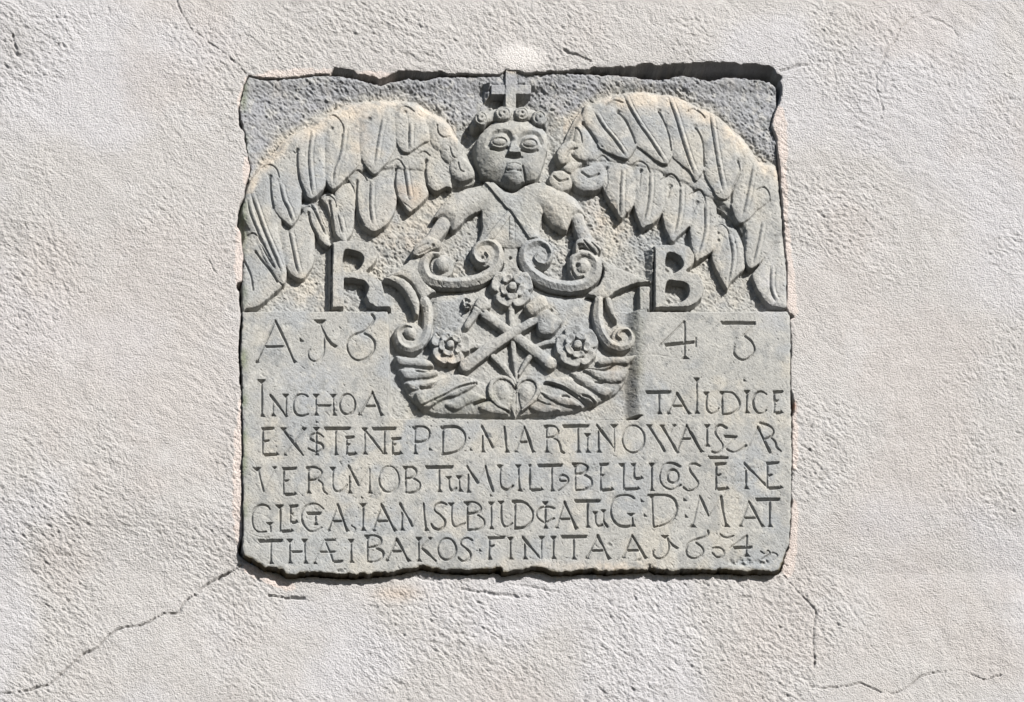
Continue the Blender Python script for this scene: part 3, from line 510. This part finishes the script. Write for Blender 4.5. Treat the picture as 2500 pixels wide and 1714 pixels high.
newletter('M'); ln([(1707,1216),(1690,1286)], 5, 3.8); foot(1690, 1288, 10, 9); ln([(1708,1210),(1730,1259)], 6.8, 6.2); ln([(1731,1258),(1760,1215)], 4.2, 3); ln([(1760,1213),(1765,1248),(1772,1282)], 6.6, 5.8); foot(1773, 1287, 9, 9)
A_(1807, 1828, 1861, 1224, 1286, 1264); T_(1842, 1906, 1219, 1879, 1287)
# row 6
T_(628, 692, 1320, 661, 1377); newletter('H'); stem_(707, 1318, 1376); stem_(743, 1318, 1376, 745); bar(709, 740, 1347, th=5.5)
newletter('AE'); ln([(790,1319),(765,1376)], 4.2, 3); bar(790, 821, 1318, th=5.5); ln([(796,1325),(806,1352),(813,1370)], 5.8, 5); bar(778, 821, 1347, th=4.5); bar(811, 839, 1371, 1370, 6.5); foot(768, 1377, 6, 7)
I_(857, 1318, 1374); newletter('B'); stem_(897, 1310, 1372, bot=False); ln([(890,1308),(916,1308),(930,1317),(925,1331),(900,1337)], 5.8, 5); ln([(918,1338),(934,1347),(933,1362),(916,1371),(898,1372)], 5.8, 5)
A_(944, 968, 997, 1316, 1370, 1346); newletter('K'); stem_(1022, 1314, 1371); ln([(1049,1316),(1029,1335)], 4.2, 3.4); wedge(1050, 1314, 6, 4); ln([(1030,1338),(1064,1369)], 6.6, 6)
oval(1069, 1113, 1314, 1367); curve('S', [(1153,1319),(1141,1313),(1128,1318),(1126,1329),(1143,1343),(1149,1355),(1142,1367),(1129,1370),(1119,1362)]); dot(1173, 1344, 5)
E_(1194, 1313, 1334, 1366, 1234, 1209, 0, 'F'); foot(1195, 1367, 6, 12); I_(1246, 1313, 1366)
newletter('N'); stem_(1281, 1326, 1366, top=False); ln([(1276,1312),(1318,1362)], 6.6, 6); ln([(1322,1314),(1321,1364)], 5, 4.2); wedge(1322, 1311)
I_(1351, 1311, 1365); T_(1367, 1435, 1310, 1400, 1366); A_(1432, 1459, 1486, 1308, 1364, 1344); A_(1521, 1543, 1575, 1307, 1363, 1344)
curve('1', [(1630,1316),(1633,1336),(1628,1352),(1618,1362),(1605,1364),(1595,1355),(1594,1345)], wd=5.4, dep=4.4); wedge(1623, 1309, 10, 6); pit([(1628,1315),(1642,1328),(1658,1338),(1653,1342),(1640,1334)], 1.8)
curve('6', [(1728,1296),(1729,1304),(1720,1311),(1697,1318),(1681,1327),(1675,1341),(1679,1356),(1691,1363),(1706,1360),(1717,1348),(1713,1336),(1699,1325)])
newletter('5'); ln([(1758,1310),(1737,1337)], 4, 2.8); ln([(1758,1304),(1767,1311),(1777,1313),(1791,1308)], 6, 5.2); ln([(1739,1338),(1757,1338),(1767,1348),(1762,1359),(1750,1360),(1738,1350)], 6, 5.4)
curve('4', [(1781,1338),(1823,1308)], [(1823,1308),(1822,1358)], wd=5); bar(1788, 1838, 1337, 1336, 7); foot(1822, 1359, 9, 10)
newletter('flourish'); ln([(1871,1362),(1877,1353),(1889,1350),(1898,1357),(1889,1368)], 4, 3); ln([(1857,1346),(1868,1352),(1874,1344),(1880,1352),(1868,1360),(1858,1366)], 4.5, 4)

H -= GRV * 1.42
ID = np.where((GID > 0) & (GRV > 0.4), GID, ID)

# ------------------------------------------------------------------ chisel marks, wear, chips on the stone
rg = ROUGH
tool = an(U, V, 16, 5, 35, 41) * 1.6 + fbm(U, V, 7, 51, 2) * 2.3 + an(U, V, 4.2, 3.4, 30, 55) * 1.2 + fbm(U, V, 22, 61, 2) * 1.4
H += rg * tool * (0.75 + 0.35 * fbm(U, V, 120, 71, 2))
H += (0.35 + rg * 0.6) * fbm(U, V, 3.6, 81, 1) * 0.7 + fbm(U, V, 60, 91, 2) * 1.0 + fbm(U, V, 18, 95, 2) * 0.35
pitn = an(U, V, 5, 4, 20, 101); H -= np.clip(pitn - 0.80, 0, 1) * 16 * (0.35 + rg)
for x, y, a, b, dz in ((1190,1063,9,7,4),(1448,1140,10,8,4),(1810,1372,40,12,5),(1862,1372,18,10,4),(1494,1328,14,9,4),(1559,1368,10,5,4),(1589,1388,16,12,12),(835,1393,18,5,6),(700,795,12,8,2),(1735,1040,14,5,1.5),(1265,1225,9,6,2),(1832,1142,14,4,3)):
    W = win([(x, y)], a + 4); r = np.hypot((U[W] - x) / a, (V[W] - y) / b); H[W] -= dz * sm(1.2 - r) * (0.55 + 0.9 * fbm(U[W], V[W], 8, 7, 2))
for p in ([(1560,868),(1600,866),(1640,873)], [(600,1250),(640,1256),(668,1276)], [(608,1300),(640,1312),(680,1306)], [(730,1202),(744,1216)], [(1120,1040),(1126,1062)], [(1800,1158),(1830,1148),(1858,1140)], [(1200,1300),(1230,1310),(1260,1302)], [(700,600),(715,597)], [(1876,1110),(1912,1070)], [(1000,1130),(1040,1124)], [(838,198),(852,215)]):
    groove(p, 3.2, 1.2, taper=True)
H -= np.clip(an(U, V, 3.6, 3.2, 8, 111) - 0.78, 0, 1) * 12
H -= np.clip(an(U, V, 10, 7, 40, 121) - 0.74, 0, 1) * 9 * sm(fbm(U, V, 70, 125, 2) * 2)
# worn rounded arris, then the sides of the slab going back into the wall
H -= 1.5 * sm(1 + edge_sd / 8) ** 2
side = np.clip((edge_sd + 1.2 * fbm(U, V, 9, 131, 2)) / 3.6, 0, 1)
H = H * (1 - side) - 95 * side

# ------------------------------------------------------------------ materials
def new_mat(name, rough=0.92):
    m = bpy.data.materials.new(name); m.use_nodes = True; n = m.node_tree.nodes; l = m.node_tree.links
    b = n['Principled BSDF']; b.inputs['Roughness'].default_value = rough; b.inputs['Specular IOR Level'].default_value = 0.25
    return m, n, l, b
def noise(n, l, vec, scale, detail=4, rough=0.6):
    t = n.new('ShaderNodeTexNoise'); t.inputs['Scale'].default_value = scale; t.inputs['Detail'].default_value = detail; t.inputs['Roughness'].default_value = rough
    l.new(vec, t.inputs['Vector']); return t.outputs['Fac']
def mrange(n, l, x, a, b, c, d):
    r = n.new('ShaderNodeMapRange'); r.inputs[1].default_value = a; r.inputs[2].default_value = b; r.inputs[3].default_value = c; r.inputs[4].default_value = d
    l.new(x, r.inputs[0]); return r.outputs[0]
def surface(name, fine, bump_s, bump_d, speck=0.25, grains=0):
    m, n, l, b = new_mat(name)
    tc = n.new('ShaderNodeTexCoord'); at = n.new('ShaderNodeAttribute'); at.attribute_name = 'tint'
    f1 = noise(n, l, tc.outputs['Object'], fine, 3, 0.65); f2 = noise(n, l, tc.outputs['Object'], fine * 0.28, 4, 0.6)
    g1 = mrange(n, l, f1, 0.3, 0.72, 1 - speck, 1 + speck * 0.8); g2 = mrange(n, l, f2, 0.3, 0.7, 0.93, 1.07)
    mu = n.new('ShaderNodeMath'); mu.operation = 'MULTIPLY'; l.new(g1, mu.inputs[0]); l.new(g2, mu.inputs[1])
    vm = n.new('ShaderNodeVectorMath'); vm.operation = 'SCALE'; l.new(at.outputs['Color'], vm.inputs[0]); l.new(mu.outputs[0], vm.inputs['Scale'])
    l.new(vm.outputs[0], b.inputs['Base Color'])
    h1 = noise(n, l, tc.outputs['Object'], bump_s, 4, 0.7)
    if grains:
        vo = n.new('ShaderNodeTexVoronoi'); vo.inputs['Scale'].default_value = grains; l.new(tc.outputs['Object'], vo.inputs['Vector'])
        gm = n.new('ShaderNodeMath'); gm.operation = 'MULTIPLY_ADD'; l.new(vo.outputs['Distance'], gm.inputs[0]); gm.inputs[1].default_value = -0.45; l.new(h1, gm.inputs[2]); h1 = gm.outputs[0]
    bp = n.new('ShaderNodeBump'); bp.inputs['Strength'].default_value = 1.0; bp.inputs['Distance'].default_value = bump_d
    if grains: bp.inputs['Strength'].default_value = 0.75
    l.new(h1, bp.inputs['Height']); l.new(bp.outputs['Normal'], b.inputs['Normal'])
    return m
STONE = surface('weathered_grey_stone', 420.0, 380.0, 0.0016, 0.16)
PLASTER = surface('rough_lime_plaster', 330.0, 360.0, 0.0044, 0.08, 290.0)

# ------------------------------------------------------------------ meshes from height grids
def grid_world(Ug, Vg, Lev, Hg):
    P = unproj(Ug.ravel(), Vg.ravel(), np.broadcast_to(Lev, Ug.shape).ravel())
    P[:, 1] = -Hg.ravel() * S
    return P.reshape(Ug.shape + (3,))
def grid_normals(P):
    a = np.gradient(P, axis=0); b = np.gradient(P, axis=1)
    n = np.cross(b, a); n /= np.linalg.norm(n, axis=2, keepdims=True) + 1e-12
    n[n[..., 1] > 0] *= -1
    return n
def make_mesh(name, P, N, T, quads, mat):
    used, inv = np.unique(quads, return_inverse=True); inv = inv.reshape(quads.shape).astype(np.int32)
    me = bpy.data.meshes.new(name); nv, nf = len(used), len(quads)
    me.vertices.add(nv); me.vertices.foreach_set('co', P[used].astype(np.float32).ravel())
    me.loops.add(nf * 4); me.loops.foreach_set('vertex_index', inv.ravel())
    me.polygons.add(nf); me.polygons.foreach_set('loop_start', np.arange(0, nf * 4, 4, dtype=np.int32))
    me.update(calc_edges=True)
    me.polygons.foreach_set('use_smooth', np.ones(nf, bool))
    at = me.color_attributes.new('tint', 'FLOAT_COLOR', 'POINT')
    at.data.foreach_set('color', np.c_[T[used], np.ones(nv)].astype(np.float32).ravel())
    me.materials.append(mat)
    try: me.normals_split_custom_set_from_vertices(N[used].astype(np.float32))
    except Exception: me.normals_split_custom_set_from_vertices([tuple(x) for x in N[used].tolist()])
    return me
def quads_of(nu, nv):
    i, j = np.meshgrid(np.arange(nu - 1), np.arange(nv - 1), indexing='ij'); a = (i * nv + j).ravel()
    return np.c_[a, a + 1, a + nv + 1, a + nv]
def obj(name, data, parent=None):
    o = bpy.data.objects.new(name, data); scene.collection.objects.link(o)
    if parent: o.parent = parent; o.matrix_parent_inverse = parent.matrix_world.inverted()
    return o

# ------------------------------------------------------------------ stone colours (patina, lichen, stains, darker and paler patches)
def mix(T, col, m): return T * (1 - m[..., None]) + np.array(col)[None, None] * m[..., None]
T = np.zeros(U.shape + (3,)) + np.array([0.330, 0.336, 0.316])
T = mix(T, [0.275, 0.300, 0.315], sm(fbm(U, V, 90, 201, 3) * 1.3 + 0.15) * 0.75)
T = mix(T, [0.400, 0.385, 0.330], sm(fbm(U, V, 70, 211, 3) * 1.6 - 0.1) * 0.7)
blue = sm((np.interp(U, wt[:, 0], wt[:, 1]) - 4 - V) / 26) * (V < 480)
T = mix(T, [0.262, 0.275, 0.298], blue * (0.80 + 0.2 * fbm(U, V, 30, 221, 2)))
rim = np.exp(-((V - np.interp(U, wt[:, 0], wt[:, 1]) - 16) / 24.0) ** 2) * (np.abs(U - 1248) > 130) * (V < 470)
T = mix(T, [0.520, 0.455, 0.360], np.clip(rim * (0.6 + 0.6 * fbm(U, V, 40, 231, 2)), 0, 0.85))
och = sm(fbm(U, V, 45, 241, 3) * 2.4 - 0.9) * (V < 760); T = mix(T, [0.430, 0.385, 0.310], och * 0.18)
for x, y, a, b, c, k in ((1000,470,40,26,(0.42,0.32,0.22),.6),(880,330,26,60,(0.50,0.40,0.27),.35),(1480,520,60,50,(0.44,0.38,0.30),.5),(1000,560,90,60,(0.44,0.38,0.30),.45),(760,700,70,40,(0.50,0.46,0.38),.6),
                         (1500,880,20,90,(0.32,0.27,0.20),.6),(1560,820,14,120,(0.20,0.21,0.16),.6),(1540,930,22,60,(0.22,0.20,0.15),.5),(1150,980,120,24,(0.20,0.21,0.16),.5),(1350,990,90,20,(0.24,0.19,0.13),.6),  # darker along the right niche wall and the lower rim of the shield foot
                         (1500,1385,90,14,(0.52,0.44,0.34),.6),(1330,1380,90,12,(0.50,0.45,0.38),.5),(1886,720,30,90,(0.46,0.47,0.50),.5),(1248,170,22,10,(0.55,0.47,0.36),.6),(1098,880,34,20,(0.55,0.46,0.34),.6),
                         (1812,1374,44,12,(0.26,0.30,0.33),.7),(1190,1062,10,8,(0.16,0.19,0.22),.8),(1435,1142,22,9,(0.20,0.23,0.25),.7),(1190,410,26,60,(0.22,0.23,0.20),.4),(760,1330,120,60,(0.31,0.345,0.365),.5),(760,930,80,50,(0.31,0.34,0.37),.5),(1240,380,110,100,(0.27,0.28,0.25),.35),(1120,560,60,40,(0.27,0.27,0.24),.4),(1250,530,70,50,(0.27,0.28,0.25),.4)):  # darker chips and left cheek, greyer head and chest
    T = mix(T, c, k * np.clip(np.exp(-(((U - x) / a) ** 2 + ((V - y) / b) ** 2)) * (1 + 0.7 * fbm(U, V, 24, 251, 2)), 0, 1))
mossl = np.exp(-((U - 594) / 11.0) ** 2) * sm(fbm(U, V, 50, 261, 2) + 0.55); T = mix(T, [0.150, 0.190, 0.095], np.clip(mossl * 0.7, 0, 1))
mossb = sm((edge_sd + 5) / 6) * sm((V - 1340) / 20); T = mix(T, [0.170, 0.135, 0.060], np.clip(mossb * 0.95, 0, 1))
spk = sm(an(U, V, 4, 4, 15, 271) * 3 - 1.55) * sm(fbm(U, V, 60, 281, 2) + 0.6); T = mix(T, [0.14, 0.15, 0.15], spk * 0.55)
dk = sm(fbm(U, V, 26, 291, 3) * 2.2 - 0.75); T = mix(T, [0.20, 0.215, 0.215], dk * 0.5)
T = mix(T, [0.235, 0.245, 0.24], sm(an(U + 8 * fbm(U, V, 60, 311, 1), V, 13, 190, 0, 313) * 1.8 + 0.6 * fbm(U, V, 50, 315, 2) - 0.7) * 0.45)
lt = sm(fbm(U, V, 15, 301, 2) * 2.4 - 0.9); T = mix(T, [0.46, 0.46, 0.42], lt * 0.35)
T = np.clip(T * 0.8 + T.mean(axis=2, keepdims=True) * 0.2, 0.02, 0.9); T = T * np.array([0.705, 0.70, 0.715]) * (1.0 - 0.35 * np.clip(mossb, 0, 1))[..., None]

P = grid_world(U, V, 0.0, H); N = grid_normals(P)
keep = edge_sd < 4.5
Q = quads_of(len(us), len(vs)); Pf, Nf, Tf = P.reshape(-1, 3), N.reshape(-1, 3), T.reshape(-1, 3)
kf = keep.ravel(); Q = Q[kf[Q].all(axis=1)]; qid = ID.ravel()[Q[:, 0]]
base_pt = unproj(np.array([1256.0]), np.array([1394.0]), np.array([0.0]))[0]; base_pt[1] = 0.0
tab = obj('stone_tablet', None); tab.location = Vector(base_pt)
tab['label'] = 'grey carved stone tablet with winged angel, shield, roses and Latin inscription set in plaster'; tab['category'] = 'stone tablet'
bpy.context.view_layer.update()
made = {}
order = np.argsort(qid, kind='stable'); sid = qid[order]
for k in sorted(PARTS):
    a, b = np.searchsorted(sid, k), np.searchsorted(sid, k, side='right')
    name, par, label = PARTS[k]
    has_child = any(PARTS[j][1] == k for j in PARTS)
    if b - a < 3 and not has_child: continue
    o = obj(name, make_mesh(name, Pf, Nf, Tf, Q[order[a:b]], STONE) if b - a >= 3 else None)
    made[k] = o
    pr = made.get(par, tab) if par else tab
    o.parent = pr; o.matrix_parent_inverse = pr.matrix_world.inverted()
    if label: o['label'] = label

# ------------------------------------------------------------------ plaster wall
def axis(a, b, st, lo, hi):
    mid = np.arange(a, b + st, st); left = []; x = a; s = st
    while x > lo: s *= 1.18; x -= s; left.append(x)
    right = []; x = mid[-1]; s = st
    while x < hi: s *= 1.18; x += s; right.append(x)
    return np.r_[left[::-1], mid, right]
wu = axis(-24, 2524, 2.7, -1500, 4000); wv = axis(-24, 1738, 2.7, -1300, 3000)
A, B = np.meshgrid(wu, wv, indexing='ij')
lev = np.interp(B, [-400, 150, 300, 600, 1000, 1250, 1400, 1800], [2, 2, 0, -5, -6, -12, -27, -27])
lev = lev + 10 * np.exp(-(((A - 1690) / 260) ** 2 + ((B - 120) / 110) ** 2)) - 4 * np.exp(-(((A - 560) / 120) ** 2 + ((B - 900) / 700) ** 2))
P0 = grid_world(A, B, lev, lev)
Pt = P0.reshape(-1, 3).copy(); Pt[:, 1] = 0
fu, fv = proj(Pt); fu = fu.reshape(A.shape); fv = fv.reshape(A.shape)      # where the point's foot on the tablet plane would be seen
near = (fu > 520) & (fu < 2000) & (fv > 120) & (fv < 1480)
ds = np.full(A.shape, 200.0); ds[near] = sdf(fu[near], fv[near], SLABP)
gap = -0.6 + 1.8 * fbm(A, B, 40, 401, 2) + fbm(A, B, 12, 405, 2) * 1.2
for x, y, a, b, g in ((584,300,10,30,6),(592,345,10,40,4),(608,445,14,16,4),(585,545,12,14,5),(582,696,14,10,14),(588,730,9,20,5),(587,840,8,60,5),(590,930,10,14,4),(590,1335,10,16,9),(1936,768,18,7,10),(1934,985,10,26,9),(1936,835,9,30,4),(1934,1225,8,16,5),(1900,205,14,26,9),(1903,225,8,20,6)):
    gap += g * np.exp(-(((fu - x) / a) ** 2 + ((fv - y) / b) ** 2))
OPEN = [(606,196),(640,194),(720,192),(744,190),(790,184),(806,180),(818,165),(832,168),(848,172),(870,180),(900,190),(935,196),(960,186),(975,178),(1000,176),(1050,177),(1085,181),(1150,192),(1230,200),(1270,200),(1320,184),(1400,174),(1500,169),(1560,166),(1640,162),(1700,160),(1800,158),(1850,162),(1888,172),(1905,190),(1900,230),(1880,260),(1248,300),(620,260)]
dop = np.full(A.shape, 200.0); dop[near] = sdf(fu[near], fv[near], np.array(OPEN, float))
dh = np.minimum(ds - np.maximum(gap, -1.5) + 8 * np.exp(-(((fu - 1255) / 48) ** 2 + ((fv - 172) / 22) ** 2) ** 2), dop + fbm(fu, fv, 18, 411, 2) * 3.5 + fbm(fu, fv, 40, 415, 2) * 2)
# relief of the render: trowel sweeps, sand grain, lumps
rz = 0.42 + 0.7 * fbm(A, B, 190, 421, 2)
for x_, y_, a_, b_, k_ in ((60,720,130,230,.7),(1300,1600,420,110,.55),(520,1000,70,420,.35),(2050,330,120,220,.45),(1250,70,750,70,.45),(2480,600,60,120,.6),(40,110,60,70,.7),(150,1380,90,120,.3),(330,850,150,240,-.5),(2260,450,150,320,-.35),(300,280,160,160,-.2),(2250,1450,200,160,-.3),(1000,1480,120,30,.3)):
    rz = rz + k_ * np.exp(-(((A - x_) / a_) ** 2 + ((B - y_) / b_) ** 2))
rz = sm(rz); swz = sm(0.5 + 1.3 * fbm(A, B, 260, 431, 2)); swy = sm(0.5 + 1.3 * fbm(A, B, 170, 441, 2))
g1 = an(A, B, 17, 6.0, 30, 451) + 0.6 * an(A, B, 9, 4.2, 36, 455); g2 = an(A, B, 22, 6.0, 6, 461) + 0.6 * an(A, B, 10, 4.2, 10, 465); g3 = an(A, B, 20, 6.2, 58, 471) + 0.6 * an(A, B, 9, 4.4, 62, 475)
g = (g1 * (1 - swz) + g2 * swz) * (1 - swy * 0.6) + g3 * swy * 0.6
gi = vn(A / 4.6, B / 4.6, 481) + 0.5 * vn(A / 7.5 + 9, B / 7.5, 485) + 0.5 * vn(A / 3.1 + 9, B / 3.1, 487)
det = (0.35 + 0.85 * rz) * (g * 0.5 + gi * 0.95 - np.clip(an(A, B, 7, 4.4, 32, 551) - 0.5, 0, 1) * 3.0) + fbm(A, B, 36, 491, 2) * 1.0 + fbm(A, B, 150, 495, 2) * 1.1 + fbm(A, B, 480, 499, 2) * 4.0
det += 1.3 * sm(fbm(A, B, 230, 561, 2) * 2 + 0.1) * an(A + 14 * fbm(A, B, 90, 567, 1), B + 16 * fbm(A, B, 80, 568, 1), 46, 6.0, 27, 565) * 0.55 + 0.5 * sm(fbm(A, B, 260, 571, 2) * 2) * an(A + 16 * fbm(A, B, 90, 577, 1), B, 50, 7, 74, 575)
def crease(sx, sy, ang, sd): return np.abs(an(A, B, sx, sy, ang, sd)) ** 0.8
cz = crease(15, 7, 30, 581) * (1 - swz) + crease(20, 7, 6, 583) * swz; cz = cz * (1 - 0.6 * swy) + crease(16, 7, 66, 585) * 0.6 * swy
det += (0.2 + 1.0 * rz) * 2.1 * cz + (0.4 + 0.6 * rz) * 1.6 * crease(7.5, 5.5, 20, 587)
det -= np.clip(an(A, B, 6.0, 4.2, 30, 591) - 0.55, 0, 1) * (2.0 + 6.0 * rz)
chunk = np.clip(an(A, B, 13, 8, 32, 501) * rz - 0.62, 0, 1) * 7; det -= chunk
lipz = np.exp(-np.clip(dh, 0, 200) / 22.0) * (fv > 1395); det += lipz * fbm(A, B, 20, 511, 2) * 4
smooth_patch = np.exp(-(((A - 1262) / 62) ** 2 + ((B - 146) / 36) ** 2) ** 2); det = det * (1 - 0.75 * smooth_patch) + 5 * smooth_patch
def wgroove(pts, wd, dep, jit=3.0):
    global det
    Pc = cr(pts, 4); m = (A > Pc[:, 0].min() - 12) & (A < Pc[:, 0].max() + 12) & (B > Pc[:, 1].min() - 12) & (B < Pc[:, 1].max() + 12)
    a = A[m]; b = B[m]
    d, t = segd(a + jit * an(a, b, 14, 14, 5, 521), b + jit * an(a, b, 14, 14, 9, 525), Pc)
    w_ = wd / 2 * (0.75 + 0.7 * np.clip(vn(a / 26, b / 26, 531), -0.6, 1)); det[m] -= dep * np.clip(1.15 - d / w_, 0, 1)
CRK = [[(592,1381),(561,1400),(532,1413),(503,1429),(474,1453),(445,1477),(432,1500),(400,1500),(358,1523),(336,1531),(303,1532),(258,1558),(236,1584),(194,1606),(152,1645),(132,1665),(97,1679),(48,1690),(-20,1696)],
       [(432,-20),(432,0),(442,26),(466,68),(494,90),(523,113),(549,132),(578,155),(597,177),(608,186)],
       [(2315,-20),(2266,29),(2223,49),(2196,76),(2185,105),(2162,125),(2153,157),(2137,192),(2144,233),(2156,262),(2153,291)],
       [(1913,1406),(1929,1426),(1955,1455),(1990,1494),(1986,1526),(1984,1561),(1987,1610),(1984,1632)],
       [(1977,1678),(2026,1681),(2068,1676),(2106,1670),(2152,1692),(2200,1687),(2232,1665),(2261,1647),(2342,1637),(2400,1657),(2445,1647)]]
for i, p in enumerate(CRK): wgroove(p, (4.3, 3.9, 3.7, 3.8, 3.9)[i], (8, 6, 5, 6, 6)[i], 2.0)
wgroove([(561,1400),(532,1414)], 11, 12); wgroove([(473,1452),(476,1455)], 8, 9); wgroove([(1987,1602),(1985,1626)], 8, 8)
for p, w_, d_ in (([(1377,122),(1400,132),(1418,138),(1444,152)], 10, 8), ([(655,1455),(690,1461),(740,1464)], 10, 8), ([(1240,1428),(1300,1436),(1370,1450)], 6, 4), ([(1130,1440),(1200,1452),(1290,1460)], 8, 5), ([(1000,1408),(1060,1418)], 7, 4),
                  ([(512,640),(518,648),(523,662)], 5.5, 4), ([(503,762),(500,772),(498,778)], 4.5, 3), ([(1905,172),(1930,168),(1952,161)], 6, 6), 
                  ([(30,90),(40,130),(48,135)], 11, 7),  ([(1950,165),(1975,160)], 4, 3), ([(1546,1456),(1552,1468)], 6, 6), ([(2270,40),(2310,60),(2340,85)], 7, 3)):
    wgroove(p, w_, d_)
far = sm((np.maximum(np.maximum(-40 - A, A - 2540), np.maximum(-40 - B, B - 1754))) / 60); det = det * (1 - far) + far * (fbm(A, B, 150, 495, 1) * 5)
hole_t = sm((2.0 - dh) / 4.5)
lip = -2.5 * np.exp(-np.clip(dh, 0, 100) / 5.0)
Hw = (lev + det + lip) * (1 - hole_t) - 90 * hole_t
Pw = P0.copy(); Pw[..., 1] = -Hw * S; Nw = grid_normals(Pw)
# colours of the plaster and of the pinkish bedding mortar
Tw = np.zeros(A.shape + (3,)) + np.array([0.565, 0.548, 0.520])
Tw = mix(Tw, [0.622, 0.620, 0.640], sm(fbm(A, B, 330, 601, 4) * 1.5 + 0.1) * 0.6)
Tw = mix(Tw, [0.560, 0.512, 0.472], sm(fbm(A, B, 280, 611, 4) * 1.6 + 0.0) * 0.42)
Tw = mix(Tw, [0.500, 0.480, 0.455], sm(an(A + 20 * fbm(A, B, 160, 645, 1), B, 42, 520, 0, 647) * 1.6 + 0.5 * fbm(A, B, 90, 649, 2) - 0.25) * 0.14)
Tw = mix(Tw, [0.700, 0.690, 0.680], sm(fbm(A, B, 75, 621, 3) * 2.2 - 0.6) * 0.2)
Tw = mix(Tw, [0.430, 0.420, 0.400], np.clip(np.exp(-(((A - 40) / 60) ** 2 + ((B - 100) / 70) ** 2)) * 0.6 + np.exp(-(((A - 20) / 50) ** 2 + ((B - 560) / 60) ** 2)) * 0.4, 0, 1))
Tw = mix(Tw, [0.78, 0.75, 0.71], np.clip(smooth_patch, 0, 1) * 0.95)
Tw = mix(Tw, [0.60, 0.50, 0.40], 0.7 * np.exp(-(((A - 970) / 60) ** 2 + ((B - 1450) / 20) ** 2)))
MORT = [[(576,560),(592,545),(596,640),(596,690),(575,688)], [(578,1010),(594,1000),(597,1318),(576,1320),(570,1200)], [(590,215),(604,186),(592,250),(584,262),(578,240)], [(598,380),(616,410),(604,445),(592,440)],
        [(1895,320),(1884,300),(1898,262),(1920,300),(1922,500),(1936,640),(1946,760),(1920,762),(1914,560)], [(1930,1000),(1944,1000),(1946,1130),(1930,1140)], [(1930,1230),(1946,1240),(1945,1330),(1930,1410),(1908,1395),(1920,1335)],
        [(630,179),(720,168),(790,168),(850,176),(930,176),(970,180),(970,194),(930,202),(860,188),(790,178),(720,187),(632,188)], [(596,1382),(660,1400),(720,1432),(690,1440),(620,1410)]]
mm = np.zeros(A.shape)
for p in MORT:
    Pm = cr(p, 3, True); W_ = (A > Pm[:, 0].min() - 10) & (A < Pm[:, 0].max() + 10) & (B > Pm[:, 1].min() - 10) & (B < Pm[:, 1].max() + 10)
    mm[W_] = np.maximum(mm[W_], sm((3 - sdf(A[W_], B[W_], Pm) + 4 * fbm(A[W_], B[W_], 12, 631, 2)) / 4))
Tw = mix(Tw, [0.74, 0.650, 0.590], mm * (0.85 + 0.15 * fbm(A, B, 14, 641, 2)))
brick = np.exp(-(((A - 1938) / 7) ** 2 + ((B - 990) / 12) ** 2)); Tw = mix(Tw, [0.42, 0.20, 0.12], brick * 0.8)
Tw = np.clip(Tw * 0.85 + 0.15 * np.array([0.60, 0.585, 0.575])[None, None] * (1 - mm[..., None]) + 0.15 * Tw * mm[..., None], 0.03, 0.85) * np.array([0.548, 0.554, 0.580])
Qw = quads_of(len(wu), len(wv)); kw = (dh > -9).ravel(); Qw = Qw[kw[Qw].any(axis=1)]
Pwf, Nwf, Twf = Pw.reshape(-1, 3), Nw.reshape(-1, 3), Tw.reshape(-1, 3)
mq = (mm.ravel()[Qw[:, 0]] > 0.5)
wall = obj('plaster_wall', make_mesh('plaster_wall', Pwf, Nwf, Twf, Qw[~mq], PLASTER))
wall['label'] = 'rough pale grey plaster wall with cracks around the carved stone'; wall['category'] = 'wall'
mo = obj('bedding_mortar', make_mesh('bedding_mortar', Pwf, Nwf, Twf, Qw[mq], PLASTER), wall); mo['label'] = 'pinkish mortar strips along the edges of the stone'
